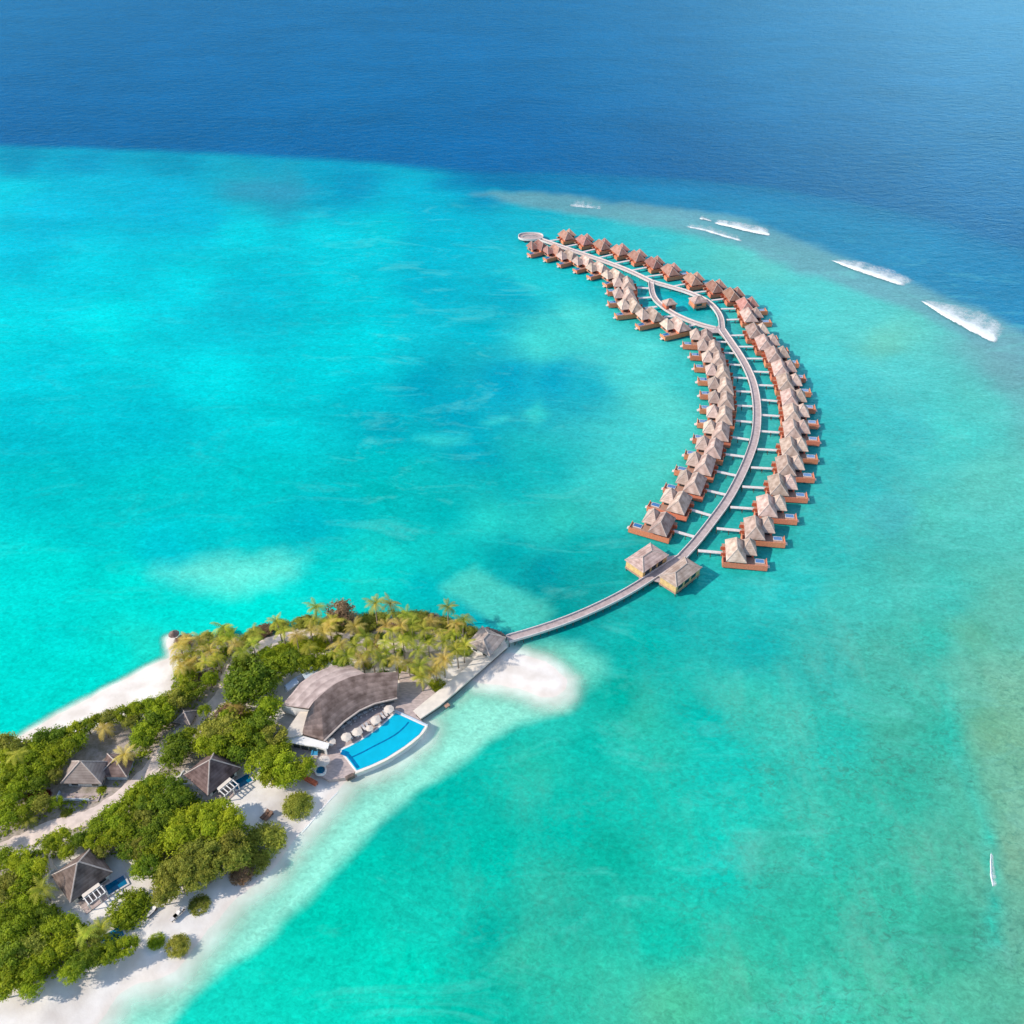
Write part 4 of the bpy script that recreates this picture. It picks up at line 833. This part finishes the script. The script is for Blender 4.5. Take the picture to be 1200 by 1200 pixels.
def cottage(px, lab, pool_px):
    r, L, W = house('beach_villa', lab, 4.4, 9.3, px, m='thatch_dark', ins=(6.0, 5.0), grp='thatched beach cottages')
    MB().box(-L/2+1.5, L/2-1.5, -W/2-3.6, -W/2+.9, 0, .3).build('terrace', M['terrace'], r)
    # white pergola on the sea side
    pg = MB()
    for k in range(5): x = -L/2 + 3 + k * (L - 7) / 4; pg.box(x-.12, x+.12, -W/2-3.6, -W/2+.9, 2.9, 3.08)
    for y in (-W/2-3.5, -W/2-1.2): pg.box(-L/2+2.6, L/2-3.6, y-.1, y+.1, 2.7, 2.89)
    for x in (-L/2+2.9, 0, L/2-3.9): pg.box(x-.12, x+.12, -W/2-3.6, -W/2-3.4, .3, 2.69)
    pg.build('pergola', M['white'], r)
    MB().box(-L/2+3, L/2-4, -W/2-1.1, -W/2+.8, 3.1, 3.2).build('porch_roof', M['cream'], r)
    # curved garden wall behind
    pl = [Vector((-L/2 - .5 + 0 * t, W/2 + .5, 0)) for t in (0,)] + [Vector((-L/2 - 2.0, W/2 - 3, 0))]
    arc = [Vector((-L/2 + 1.5 - 3.2 * math.sin(t), W/2 - .5 + 2.6 * math.cos(t), 0)) for t in [k * math.pi / 10 for k in range(0, 9)]]
    ribbon(MB(), arc, -.15, .15, 0, 2.0).build('garden_wall', M['white'], r)
    x, y = pool_px; q = P(x, y, 1.5); a = R(38)
    pr = tag(empty('plunge_pool', (q.x, q.y, GZ), a), 'small deep blue plunge pool beside the %s' % lab.split(' with')[0].replace('cottage', 'cottage'), 'plunge pool', 'plunge pools of the beach cottages')
    oval = MB().box(-2.9, 2.9, -1.9, 1.9, -.2, .30); oval.build('pool_deck', M['cushion'], pr); MB().box(-2.4, 2.4, -1.45, 1.45, .1, .34).build('pool_water', M['small_pool'], pr)
    return r
cottage([(243,934),(281,899),(255,877),(216,906)], 'hip-roofed cottage in the middle with white pergola facing the sea', (284,916))
cottage([(85,1055),(137,1019),(104,994),(57,1029)], 'hip-roofed cottage at the lower left with white pergola facing the sea', (136,1037))
house('garden_shed', 'small dark-roofed shed beside the beach palms', 3.2, 5.0, [(222,802),(254,790),(248,783),(218,792)], 'shed', 'thatch_dark')
house('garden_hut', 'small brown-roofed hut beside the path bend', 3.4, 5.4, [(206,846),(222,850),(233,832),(210,830)], 'hut', 'thatch_pale')
house('pump_house', 'tiny grey-roofed hut in the shaded courtyard', 2.9, 5.2, [(161,850),(173,848),(181,840),(168,836)], 'hut', 'thatch_dark', 'blue_white')
q = P(132, 1097, 1.5); pr = tag(empty('plunge_pool', (q.x, q.y, GZ), R(38)), 'dark blue plunge pool half hidden by trees near the lower beach', 'plunge pool', 'plunge pools of the beach cottages')
MB().box(-2.9, 2.9, -1.9, 1.9, -.2, .30).build('pool_deck', M['cushion'], pr); MB().box(-2.4, 2.4, -1.45, 1.45, .1, .34).build('pool_water', M['small_pool'], pr)
gb = P(203, 741, 3); gz = tag(empty('beach_shelter', (gb.x, gb.y, .3)), 'round thatched shelter at the corner of the lagoon shore', 'shelter')
MB().tube((0,0,1.9),(0,0,3.2),1.8,.12,10).build('roof', M['thatch_dark'], gz); MB().tube((0,0,0),(0,0,2.1),.12).build('pole', M['trunk'], gz)
for i, (x, y, lab) in enumerate([(311,956,'left one of the dark sun loungers on the shaded sand'),(315,958,'right one of the dark sun loungers on the shaded sand'),(206,1075,'nearer sun lounger of the bleached pair on the lower beach'),(210,1071,'further sun lounger of the bleached pair on the lower beach'),(178,1070,'lone small lounger on the sand by the round bush')]):
    o_ = copy_tree(l0); q = P(x, y, GZ); o_.location = (q.x, q.y, GZ + .12); o_.rotation_euler = (0, 0, R(-35)); o_.scale = (1.5, 1.5, 1.5); tag(o_, lab, 'sun lounger', 'sun loungers on the beach sand')
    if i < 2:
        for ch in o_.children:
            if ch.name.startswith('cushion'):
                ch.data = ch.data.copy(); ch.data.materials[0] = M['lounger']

# ------------------------------------------------------------------ trees
rk = random.Random(3); RK = [(575,741),(580,742),(585,744),(588,746),(571,739)]
for i, (x, y) in enumerate(sorted(RK)):
    mb = MB(); n = 7
    for j in range(3):
        for k in range(n): t = 2 * math.pi * k / n; rr = (1.5, 1.25, .6)[j] * rk.uniform(.75, 1.15); mb.v.append((rr * math.cos(t), rr * math.sin(t), (-.6, .5, 1.1)[j] + rk.uniform(-.15, .15)))
    mb.f = [(j*n+k, j*n+(k+1)%n, (j+1)*n+(k+1)%n, (j+1)*n+k) for j in range(2) for k in range(n)] + [tuple(range(2*n, 3*n))]
    ro_ = mb.build('boulder', M['wallside'], loc=P(x, y, .2)); tag(ro_, 'dark boulder behind the jetty house, %s from the left' % ORD[i + 1], 'boulder', 'boulders behind the jetty house')
pathpts = [P(x, y) for x, y in [(-10,1000),(33,983),(63,968),(100,960),(127,945),(150,927),(183,897),(200,870),(216,856),(230,842),(250,828),(266,810),(268,790),(280,774),(296,764),(316,752),(340,746),(365,743)]]
pathpts = resample(pathpts, 2.0)
PX = np.array([[p.x, p.y] for p in pathpts])
def leafcloud(rad, h, nclump, nleaf, size, seed, flat_=0.75):
    """crown of leaf-sized quads gathered in uneven clumps"""
    rnd = random.Random(seed); V = []; F = []
    cl = []
    for i in range(nclump):
        a = rnd.uniform(0, 2 * math.pi); rr = rad * math.sqrt(rnd.random()) * 0.80; z = h * (0.25 + 0.62 * (1 - (rr / rad) ** 2) * rnd.uniform(0.55, 1.05))
        cl.append((Vector((rr * math.cos(a), rr * math.sin(a), z)), rad * rnd.uniform(0.20, 0.40)))
    for c, r_ in cl:
        for k in range(int(nleaf * (r_ / (rad * .3)) ** 2)):
            d = Vector((rnd.gauss(0, 1), rnd.gauss(0, 1), rnd.gauss(0.25, 1))).normalized()
            p = c + Vector((d.x * r_, d.y * r_, d.z * r_ * flat_)) * rnd.uniform(0.72, 1.08)
            nrm = (d + Vector((rnd.gauss(0, .55), rnd.gauss(0, .55), rnd.gauss(0.3, .55)))).normalized()
            t = nrm.orthogonal().normalized(); t = (Matrix.Rotation(rnd.uniform(0, 6.28), 3, nrm) @ t); b_ = nrm.cross(t); s = size * rnd.uniform(.6, 1.3)
            k0 = len(V); V += [(p + t * s)[:], (p + b_ * s * .6)[:], (p - t * s)[:], (p - b_ * s * .6)[:]]; F.append((k0, k0+1, k0+2, k0+3))
    for k in range(nclump * 14):
        a = rnd.uniform(0, 6.283); rr = rad * rnd.uniform(.75, 1.18); p = Vector((rr * math.cos(a), rr * math.sin(a), h * rnd.uniform(.15, .75)))
        nrm = Vector((rnd.gauss(0, 1), rnd.gauss(0, 1), 1.2)).normalized(); t = nrm.orthogonal().normalized(); b_ = nrm.cross(t)
        for q in range(3):
            o_ = Vector((rnd.gauss(0, .22), rnd.gauss(0, .22), rnd.gauss(0, .15))); s = size * rnd.uniform(.6, 1.1); k0 = len(V)
            V += [(p + o_ + t * s)[:], (p + o_ + b_ * s * .6)[:], (p + o_ - t * s)[:], (p + o_ - b_ * s * .6)[:]]; F.append((k0, k0+1, k0+2, k0+3))
    return V, F, cl
def mesh_of(name, V, F, m):
    me = bpy.data.meshes.new(name); me.from_pydata(V, [], F); me.materials.append(m); return me
crown_sets = {}; trunk_me = []
for s in range(7):
    V, F, cl = leafcloud(4.0, 5.6, 22, 130, 0.31, 100 + s) if s < 5 else leafcloud(4.1, 4.6, 46, 90, 0.27, 100 + s)
    crown_sets[s] = (V, F)
    mb = MB(); mb.tube((0, 0, -4.4), (0.2, 0.1, 1.0), .35, .22, 7)
    for c_, r_ in cl[:7]: mb.tube((0.15, 0.1, random.Random(s).uniform(-1, .8)), c_, .14, .04, 5)
    trunk_me.append(mesh_of('trunk', mb.v, mb.f, M['trunk']))
crown_me = {}
def crown_mesh(s, mk):
    if (s, mk) not in crown_me: crown_me[(s, mk)] = mesh_of('crown', *crown_sets[s], M[mk])
    return crown_me[(s, mk)]
rt = random.Random(5)
def tree(px, py, rpx, mk, lab, grp, bush=False, name=None, cat=None, squash=1.0):
    zc = 1.2 if bush else 2.6                # base height of the crown above ground
    W = (py - 600) * CP + FPX * SP; r = rpx * CAM_H / W
    s = r / 3.9
    zmid = GZ + (zc if not bush else -0.4) + 2.6 * s
    p = P(px, py, zmid); base_z = zmid - 2.6 * s
    dx, dy = PX[:, 0] - p.x, PX[:, 1] - p.y; dd_ = np.sqrt(dx * dx + dy * dy); q_ = int(dd_.argmin()); need = 2.7 + 0.85 * r
    if dd_[q_] < need:
        sh_ = need - dd_[q_]; mv = min(sh_, 3.0); ux, uy = -dx[q_] / (dd_[q_] + 1e-6), -dy[q_] / (dd_[q_] + 1e-6)
        p.x += ux * mv; p.y += uy * mv
        if sh_ > mv: s *= max(.45, (dd_[q_] + mv - 2.5) / (0.85 * r))
        base_z = zmid - 2.6 * s
    o = tag(empty(name or ('shrub' if bush else 'broadleaf_tree'), (p.x, p.y, GZ - .1), rt.uniform(0, 6.28)), lab, cat or ('shrub' if bush else 'tree'), grp)
    k = 5 + rt.randrange(2) if bush else rt.randrange(5)
    c = bpy.data.objects.new('crown', crown_mesh(k, mk)); COL.objects.link(c); c.parent = o; c.location = (0, 0, base_z - GZ + .1 - (0.9 * s if bush else 0)); c.scale = (s, s, s * (0.8 if bush else 1) * squash)
    t = bpy.data.objects.new('trunk', trunk_me[k]); COL.objects.link(t); t.parent = o; t.location = c.location; t.scale = (s, s, s * .8 if bush else max(s, (zc + .2) / 4.4))
    return o
GROVES = [
 ('dark round tree', 'the grove behind the restaurant', 'leaf_dark', [(292,796,24),(284,779,15),(304,806,17),(280,811,15),(316,789,15),(328,779,14),(343,774,14),(358,776,12),(316,828,13),(308,842,12),(375,776,10),(400,777,9)]),
 ('leafy green tree', 'the thicket between middle cottage and restaurant', 'leaf', [(246,858,14),(264,854,16),(282,861,17),(302,856,17),(320,862,14),(304,876,13),(256,874,14),(281,880,13),(240,872,12),(330,874,10),(268,840,10)]),
 ('golden green tree', 'the bright clump above the shaded beach', 'leaf_yellow', [(306,896,16),(330,897,16),(320,886,13),(340,906,13),(316,910,11),(356,898,12),(332,913,10)]),
 ('light green tree', 'the clump beside the small shed', 'leaf', [(217,809,13),(207,818,13),(236,813,13),(250,802,12),(236,824,11),(222,789,9),(192,838,14)]),
 ('green hedge tree', 'the hedge along the lagoon beach', 'leaf', [(112,845,9),(127,841,10),(143,836,10),(159,831,10),(175,827,10),(191,822,10),(152,846,8),(102,850,9)]),
 ('deep green tree', 'the clump right of the shaded courtyard', 'leaf_dark', [(186,846,13),(176,857,13),(167,866,12),(186,862,13),(197,850,12),(178,876,12),(208,872,15),(201,886,13),(220,862,10)]),
 ('leafy tree', 'the forest left of the pyramid-roofed cottage', 'leaf', [(86,857,11),(68,863,12),(91,867,10),(50,867,13),(76,876,13),(60,884,14),(40,879,14),(20,879,14),(4,872,13),(8,888,14),(30,893,14),(50,899,13),(68,893,9),(62,909,9),(30,908,13),(11,907,13),(44,918,11),(20,923,12),(1,922,12),(12,936,12),(52,947,10),(66,944,7),(9,960,12),(3,948,10),(24,953,9),(6,978,9),(40,940,8)]),
 ('bushy green tree', 'the grove right of the sand path', 'leaf', [(133,953,13),(120,967,14),(137,968,14),(150,954,14),(158,936,14),(168,927,13),(150,974,14),(130,981,12),(168,960,14),(176,943,13),(110,986,10),(93,984,9),(70,981,11),(60,987,10),(163,991,13),(150,995,11),(184,920,12),(78,999,8),(118,998,8)]),
 ('dark leafy tree', 'the big beach grove below the middle cottage', 'leaf_dark', [(178,921,13),(200,922,12),(172,941,14),(190,945,15),(210,935,12),(184,972,14),(172,973,13),(170,985,14),(172,1012,13),(164,1020,10),(180,997,13),(200,960,12)]),
 ('bright leafy tree', 'the big beach grove below the middle cottage', 'leaf_yellow', [(210,981,18),(206,963,14),(228,957,14),(244,955,14),(259,948,12),(270,960,14),(260,973,15),(240,977,16)]),
 ('olive green tree', 'the big beach grove below the middle cottage', 'leaf_olive', [(226,992,16),(246,997,15),(271,988,15),(279,1004,13),(260,1012,13),(236,1016,13),(220,1015,15),(200,1021,14),(194,1040,14),(212,1034,14),(230,1031,12),(190,1051,10),(243,1024,10)]),
 ('dense green tree', 'the forest in the lower left corner', 'leaf', [(18,1090,18),(6,1074,16),(28,1080,14),(42,1018,12),(22,1007,11),(33,1024,14),(5,1040,16),(18,1038,14),(33,1058,13),(79,1084,12),(60,1091,14),(37,1108,16),(15,1119,18),(11,1144,16),(33,1141,15),(37,1157,12),(51,1123,14),(73,1108,14),(92,1131,13),(82,1140,11),(110,1121,12),(128,1116,12),(146,1110,11),(154,1105,8),(103,1101,11),(3,1160,11),(50,1074,12),(3,1005,12)]),
]
labels_count = {}
for kind, where, mk, lst in GROVES:
    lst = sorted(lst)
    for i, (x, y, r) in enumerate(lst):
        m_ = mk
        rr = rt.random()
        if mk == 'leaf': m_ = 'leaf' if rr < .55 else ('leaf_dark' if rr < .75 else 'leaf_yellow' if rr < .9 else 'leaf_olive')
        elif mk == 'leaf_dark': m_ = 'leaf_dark' if rr < .65 else 'leaf'
        tree(x, y, r * 1.0, m_, '%s, %s from the left in %s' % (kind, ORD[i + 1], where), 'trees of ' + where)
singles = [(149,1061,20,'leaf','large round green shrub standing alone on the lower sand',True,'shrub'),
 (310,980,18,'leaf_olive','big olive shrub at the beach edge right of the grove',True,'shrub'),
 (298,1007,13,'leaf_olive','olive shrub leaning towards the water below the big one',True,'shrub'),
 (282,1021,11,'leaf_brown','bare brownish shrub at the grove foot by the water',True,'shrub'),
 (348,940,14,'leaf_olive','lone grey-brown shrub on the open shaded sand',True,'shrub'),
 (232,1057,10,'leaf_olive','low flattened shrub on the sandy bank',True,'shrub'),
 (182,1101,8,'leaf','small green shrub on the lower beach',True,'shrub'),
 (207,1106,11,'leaf_olive','sparse olive brown shrub near the lower waterline',True,'shrub'),
 (37,933,7,'leaf_red','bright red flowering shrub left of the pyramid-roofed cottage',True,'shrub'),
 (52,930,6,'leaf_red','dull red shrub closest to the pyramid-roofed cottage',True,'shrub'),
 (398,717,14,'leaf_brown','reddish brown bare tree behind the lagoon-side palms',False,'tree'),
 (432,724,11,'leaf_olive','grey olive shrub on the lagoon shore right of the brown tree',True,'shrub'),
 (494,723,11,'leaf_olive','olive shrub on the lagoon shore near the tip palms',True,'shrub'),
 (512,800,8,'leaf','bright green shrub beside the seawall',True,'shrub'),
 (304,741,9,'leaf_brown','brown scrub on the lagoon shore left of the path',True,'shrub'),
 (345,735,10,'leaf_olive','olive scrub on the lagoon shore behind the path end',True,'shrub'),
 (350,752,11,'leaf_yellow','bright yellow green shrub right of the path',True,'shrub'),
 (332,760,11,'leaf_yellow','yellow green shrub beside the path, nearer the dark round tree',True,'shrub'),
 (316,766,9,'leaf','green shrub touching the path bend',True,'shrub'),
 (372,752,10,'leaf','green shrub between two lagoon-side palms',True,'shrub'),
 (268,834,13,'leaf_brown','dry golden brown shrub beside the path above the thicket',True,'shrub'),
 (292,843,13,'leaf_yellow','pale yellow green shrub left of the restaurant annex',True,'shrub'),
 (545,758,8,'leaf','dark green shrub in front of the jetty house',True,'shrub'),
 (448,790,7,'leaf_dark','small dark shrub behind the restaurant ridge',True,'shrub'),
 (118,924,5,'leaf_yellow','small bright shrub at the corner of the pyramid-roofed cottage',True,'shrub'),
 (66,960,6,'leaf_olive','small olive shrub where the sand path forks',True,'shrub'),
 (224,786,9,'leaf_yellow','bright green shrub at the foot of the beach palms',True,'shrub'),
 (213,788,8,'leaf_yellow','yellow green shrub at the end of the lagoon beach',True,'shrub')]
for (x, y, r, mk, lab, bush, cat) in singles:
    tree(x, y, r * 1.05, mk, lab, None, bush, squash=.6 if 'low flat' in lab else 1.0)

SH = [(214,747),(240,744),(263,739),(290,745),(312,739),(328,733),(358,730),(383,727),(411,721),(446,721),(470,720),(484,719),(505,722),(520,726),(537,731),(551,738),(465,727),(425,733),(400,729),(475,730)]
for i, (x, y) in enumerate(SH):
    tree(x, y + 1, 8.5, 'leaf_olive' if i % 4 else 'leaf_brown', 'dry olive scrub bush, %s from the left along the lagoon shore of the palm grove' % ORD[sorted(SH).index((x, y)) + 1], 'scrub bushes along the lagoon shore', True)
US = sorted([(300,760),(385,768),(410,762),(432,752),(468,762),(480,742),(500,745),(515,735),(455,775),(430,778),(485,785),(395,745),(376,745),(415,747),(525,745),(535,745),(470,782),(445,743),(262,760),(240,756),(250,775),(222,772),(232,789),(282,752)])
for i, (x, y) in enumerate(US):
    tree(x, y + 1, 5.5, ('leaf_dark', 'leaf', 'leaf_dark', 'leaf')[i % 4], 'low green bush under the coconut palms, %s from the left' % ORD[i + 1], 'low bushes under the palms', True)

# palms
def palm_mesh(seed):
    rnd = random.Random(seed); V = []; F = []
    nf = 14
    for i in range(nf):
        az = 2 * math.pi * i / nf + rnd.uniform(-.2, .2); el = rnd.choice([rnd.uniform(.45, 1.1), rnd.uniform(-.05, .55), rnd.uniform(-.3, .2)]); L = rnd.uniform(3.0, 4.0)
        d = Vector((math.cos(az), math.sin(az), 0)); side = Vector((-d.y, d.x, 0)); pts_ = []; p = Vector((0, 0, 0)); e = el; n = 9
        for k in range(n + 1):
            pts_.append((p.copy(), e)); p = p + (d * math.cos(e) + Vector((0, 0, math.sin(e)))) * L / n; e -= rnd.uniform(.10, .19)
        for k in range(n):
            (a, ea), (b, eb) = pts_[k], pts_[k + 1]; t = (k + .5) / n; w = 0.60 * math.sin(math.pi * min(1, t * .9 + .12)) + .05
            up = Vector((0, 0, 1))
            for s in (-1, 1):
                for h_ in range(2):   # pairs of leaflets
                    q = a.lerp(b, .5 * h_); q2 = a.lerp(b, .5 * h_ + .36); tip_ = q.lerp(b, .6) + side * s * w + d * .35 * w - up * w * rnd.uniform(.15, .5)
                    k0 = len(V); V += [q[:], q2[:], (tip_ + (b - a) * .12)[:], tip_[:]]; F.append((k0, k0+1, k0+2, k0+3))
    return V, F
palm_sets = [palm_mesh(s) for s in range(5)]; palm_crown = {}
palm_trunks = []
for s in range(4):
    mb = MB(); lean = Vector((random.uniform(-1, 1), random.uniform(-1, 1), 0)) * .9; H = 1.0
    prev = Vector((0, 0, 0))
    for k in range(6):
        t = (k + 1) / 6; q = lean * (t * t) + Vector((0, 0, 8 * t)); mb.tube(prev, q, .24 - .1 * k / 6, .24 - .1 * (k + 1) / 6, 7, cap=False); prev = q
    palm_trunks.append((mesh_of('trunk', mb.v, mb.f, M['palm_trunk']), lean))
def palm(px, py, mk, lab, grp, h=None, s=None):
    h = h or rt.uniform(6, 10); s = s or rt.uniform(1.05, 1.32); k = rt.randrange(4)
    me, lean = palm_trunks[k]; c = P(px, py, GZ + h); rz = rt.uniform(0, 6.28)
    l_ = Matrix.Rotation(rz, 3, 'Z') @ lean
    o = tag(empty('palm_tree', (c.x - l_.x, c.y - l_.y, GZ - .1), rz), lab, 'palm tree', grp)
    t = bpy.data.objects.new('trunk', me); COL.objects.link(t); t.parent = o; t.scale = (1, 1, (h + .1) / 8)
    kk = rt.randrange(5)
    if (kk, mk) not in palm_crown: palm_crown[(kk, mk)] = mesh_of('crown', *palm_sets[kk], M[mk])
    cr = bpy.data.objects.new('crown', palm_crown[(kk, mk)]); COL.objects.link(cr); cr.parent = o; cr.location = (lean.x, lean.y, h + .1); cr.scale = (s, s, s); cr.rotation_euler = (rt.uniform(-.12, .12), rt.uniform(-.12, .12), rt.uniform(0, 6))
PALMS = [
 ('the clump at the lagoon beach end', [(210,757),(218,749),(234,748),(262,735),(270,745),(258,751),(246,762),(208,770),(240,776),(276,755),(254,770),(226,764),(222,776),(212,781),(284,762)]),
 ('the row along the lagoon shore path', [(298,740),(296,753),(324,728),(332,739),(370,711),(368,727),(386,733),(379,740),(364,738),(391,728),(362,758),(347,744)]),
 ('the grove behind the restaurant ridge', [(398,756),(416,757),(392,765),(435,764),(453,764),(448,772),(451,752),(472,750),(429,746),(416,734),(453,733),(459,739),(407,768),(424,770),(465,772),(440,756)]),
 ('the grove near the island tip', [(440,707),(457,707),(461,718),(477,720),(483,731),(506,728),(525,711),(543,726),(534,731),(530,742),(490,761),(503,754),(479,777),(512,779),(521,772),(494,793),(534,761),(545,755),(506,786),(497,737),(516,742),(470,733),(484,748),(492,780),(521,752)]),
]
for where, lst in PALMS:
    for i, (x, y) in enumerate(sorted(lst)):
        palm(x, y, 'frond_gold' if rt.random() < .38 else 'frond', 'feathery coconut palm, %s from the left in %s' % (ORD[i + 1], where), 'coconut palms of ' + where)
for x, y, lab, h in [(122,853,'golden palm on the far side of the shaded courtyard',5),(146,884,'big golden palm right of the pyramid-roofed cottage',6),(32,960,'small pale palm beside the sand path on the left',3),(49,1042,'palm against the left side of the lower cottage',6),(119,1087,'thin palm by the lower plunge pool',4),(98,1096,'palm among the lower left forest near the plunge pool',6),(274,828,'golden palm beside the dry brown shrub',5),(318,796,'pale palm at the back corner of the restaurant',6),(20,884,'pale palm rising from the forest near the left edge',8)]:
    palm(x, y, 'frond_gold' if 'gold' in lab else 'frond', lab, None, h, 0.95 if h < 5 else 1.15)

# undergrowth: low ground cover nobody could count
rnd = random.Random(11); V = []; F = []
gp = [wpoly(GROVE), wpoly(GROVE2)]
avoid = [wpoly([(60,905),(75,880),(140,880),(160,890),(130,925),(110,940),(60,940)]), wpoly([(205,905),(245,870),(290,895),(280,925),(245,945)]), wpoly([(50,1030),(92,990),(150,1010),(150,1040),(95,1070)]), wpoly([(320,860),(330,790),(405,770),(475,780),(480,840),(400,905),(340,885)]), wpoly([(95,860),(160,845),(170,870),(130,895),(100,885)])]
cand = []
for k, g_ in enumerate(gp):
    x0, y0 = g_.min(0); x1, y1 = g_.max(0)
    n = 11000
    X = np.array([rnd.uniform(max(x0, -170), x1) for _ in range(n)]); Y = np.array([rnd.uniform(y0, y1) for _ in range(n)])
    ok = sdist(g_, X, Y) > 0.5
    for a in avoid: ok &= sdist(a, X, Y) < 0
    ok &= sdist(wpoly(LAND), X, Y) > 2.5
    dens = fbm(X / 9, Y / 9, 77)
    ok &= dens > np.where(X > P(380, 740).x, 0.55, 0.30 if k == 0 else 0.24)
    cand += list(zip(X[ok], Y[ok]))
for (x, y) in cand:
    if ((PX[:, 0] - x) ** 2 + (PX[:, 1] - y) ** 2).min() < 9: continue
    r_ = rnd.uniform(.5, 1.2)
    for k in range(9):
        d = Vector((rnd.gauss(0, 1), rnd.gauss(0, 1), abs(rnd.gauss(0, .8)))).normalized(); p = Vector((x, y, GZ)) + Vector((d.x * r_, d.y * r_, d.z * r_))
        t = Vector((rnd.gauss(0, 1), rnd.gauss(0, 1), rnd.gauss(0, .5))).normalized(); b_ = d.cross(t); s = rnd.uniform(.18, .38)
        k0 = len(V); V += [(p + t * s)[:], (p + b_ * s)[:], (p - t * s)[:], (p - b_ * s)[:]]; F.append((k0, k0+1, k0+2, k0+3))
ug = MB(); ug.v, ug.f = V, F; uo = ug.build('undergrowth', M['leaf']); tag(uo, 'low green undergrowth covering the island floor between the trees', 'undergrowth', kind='stuff')
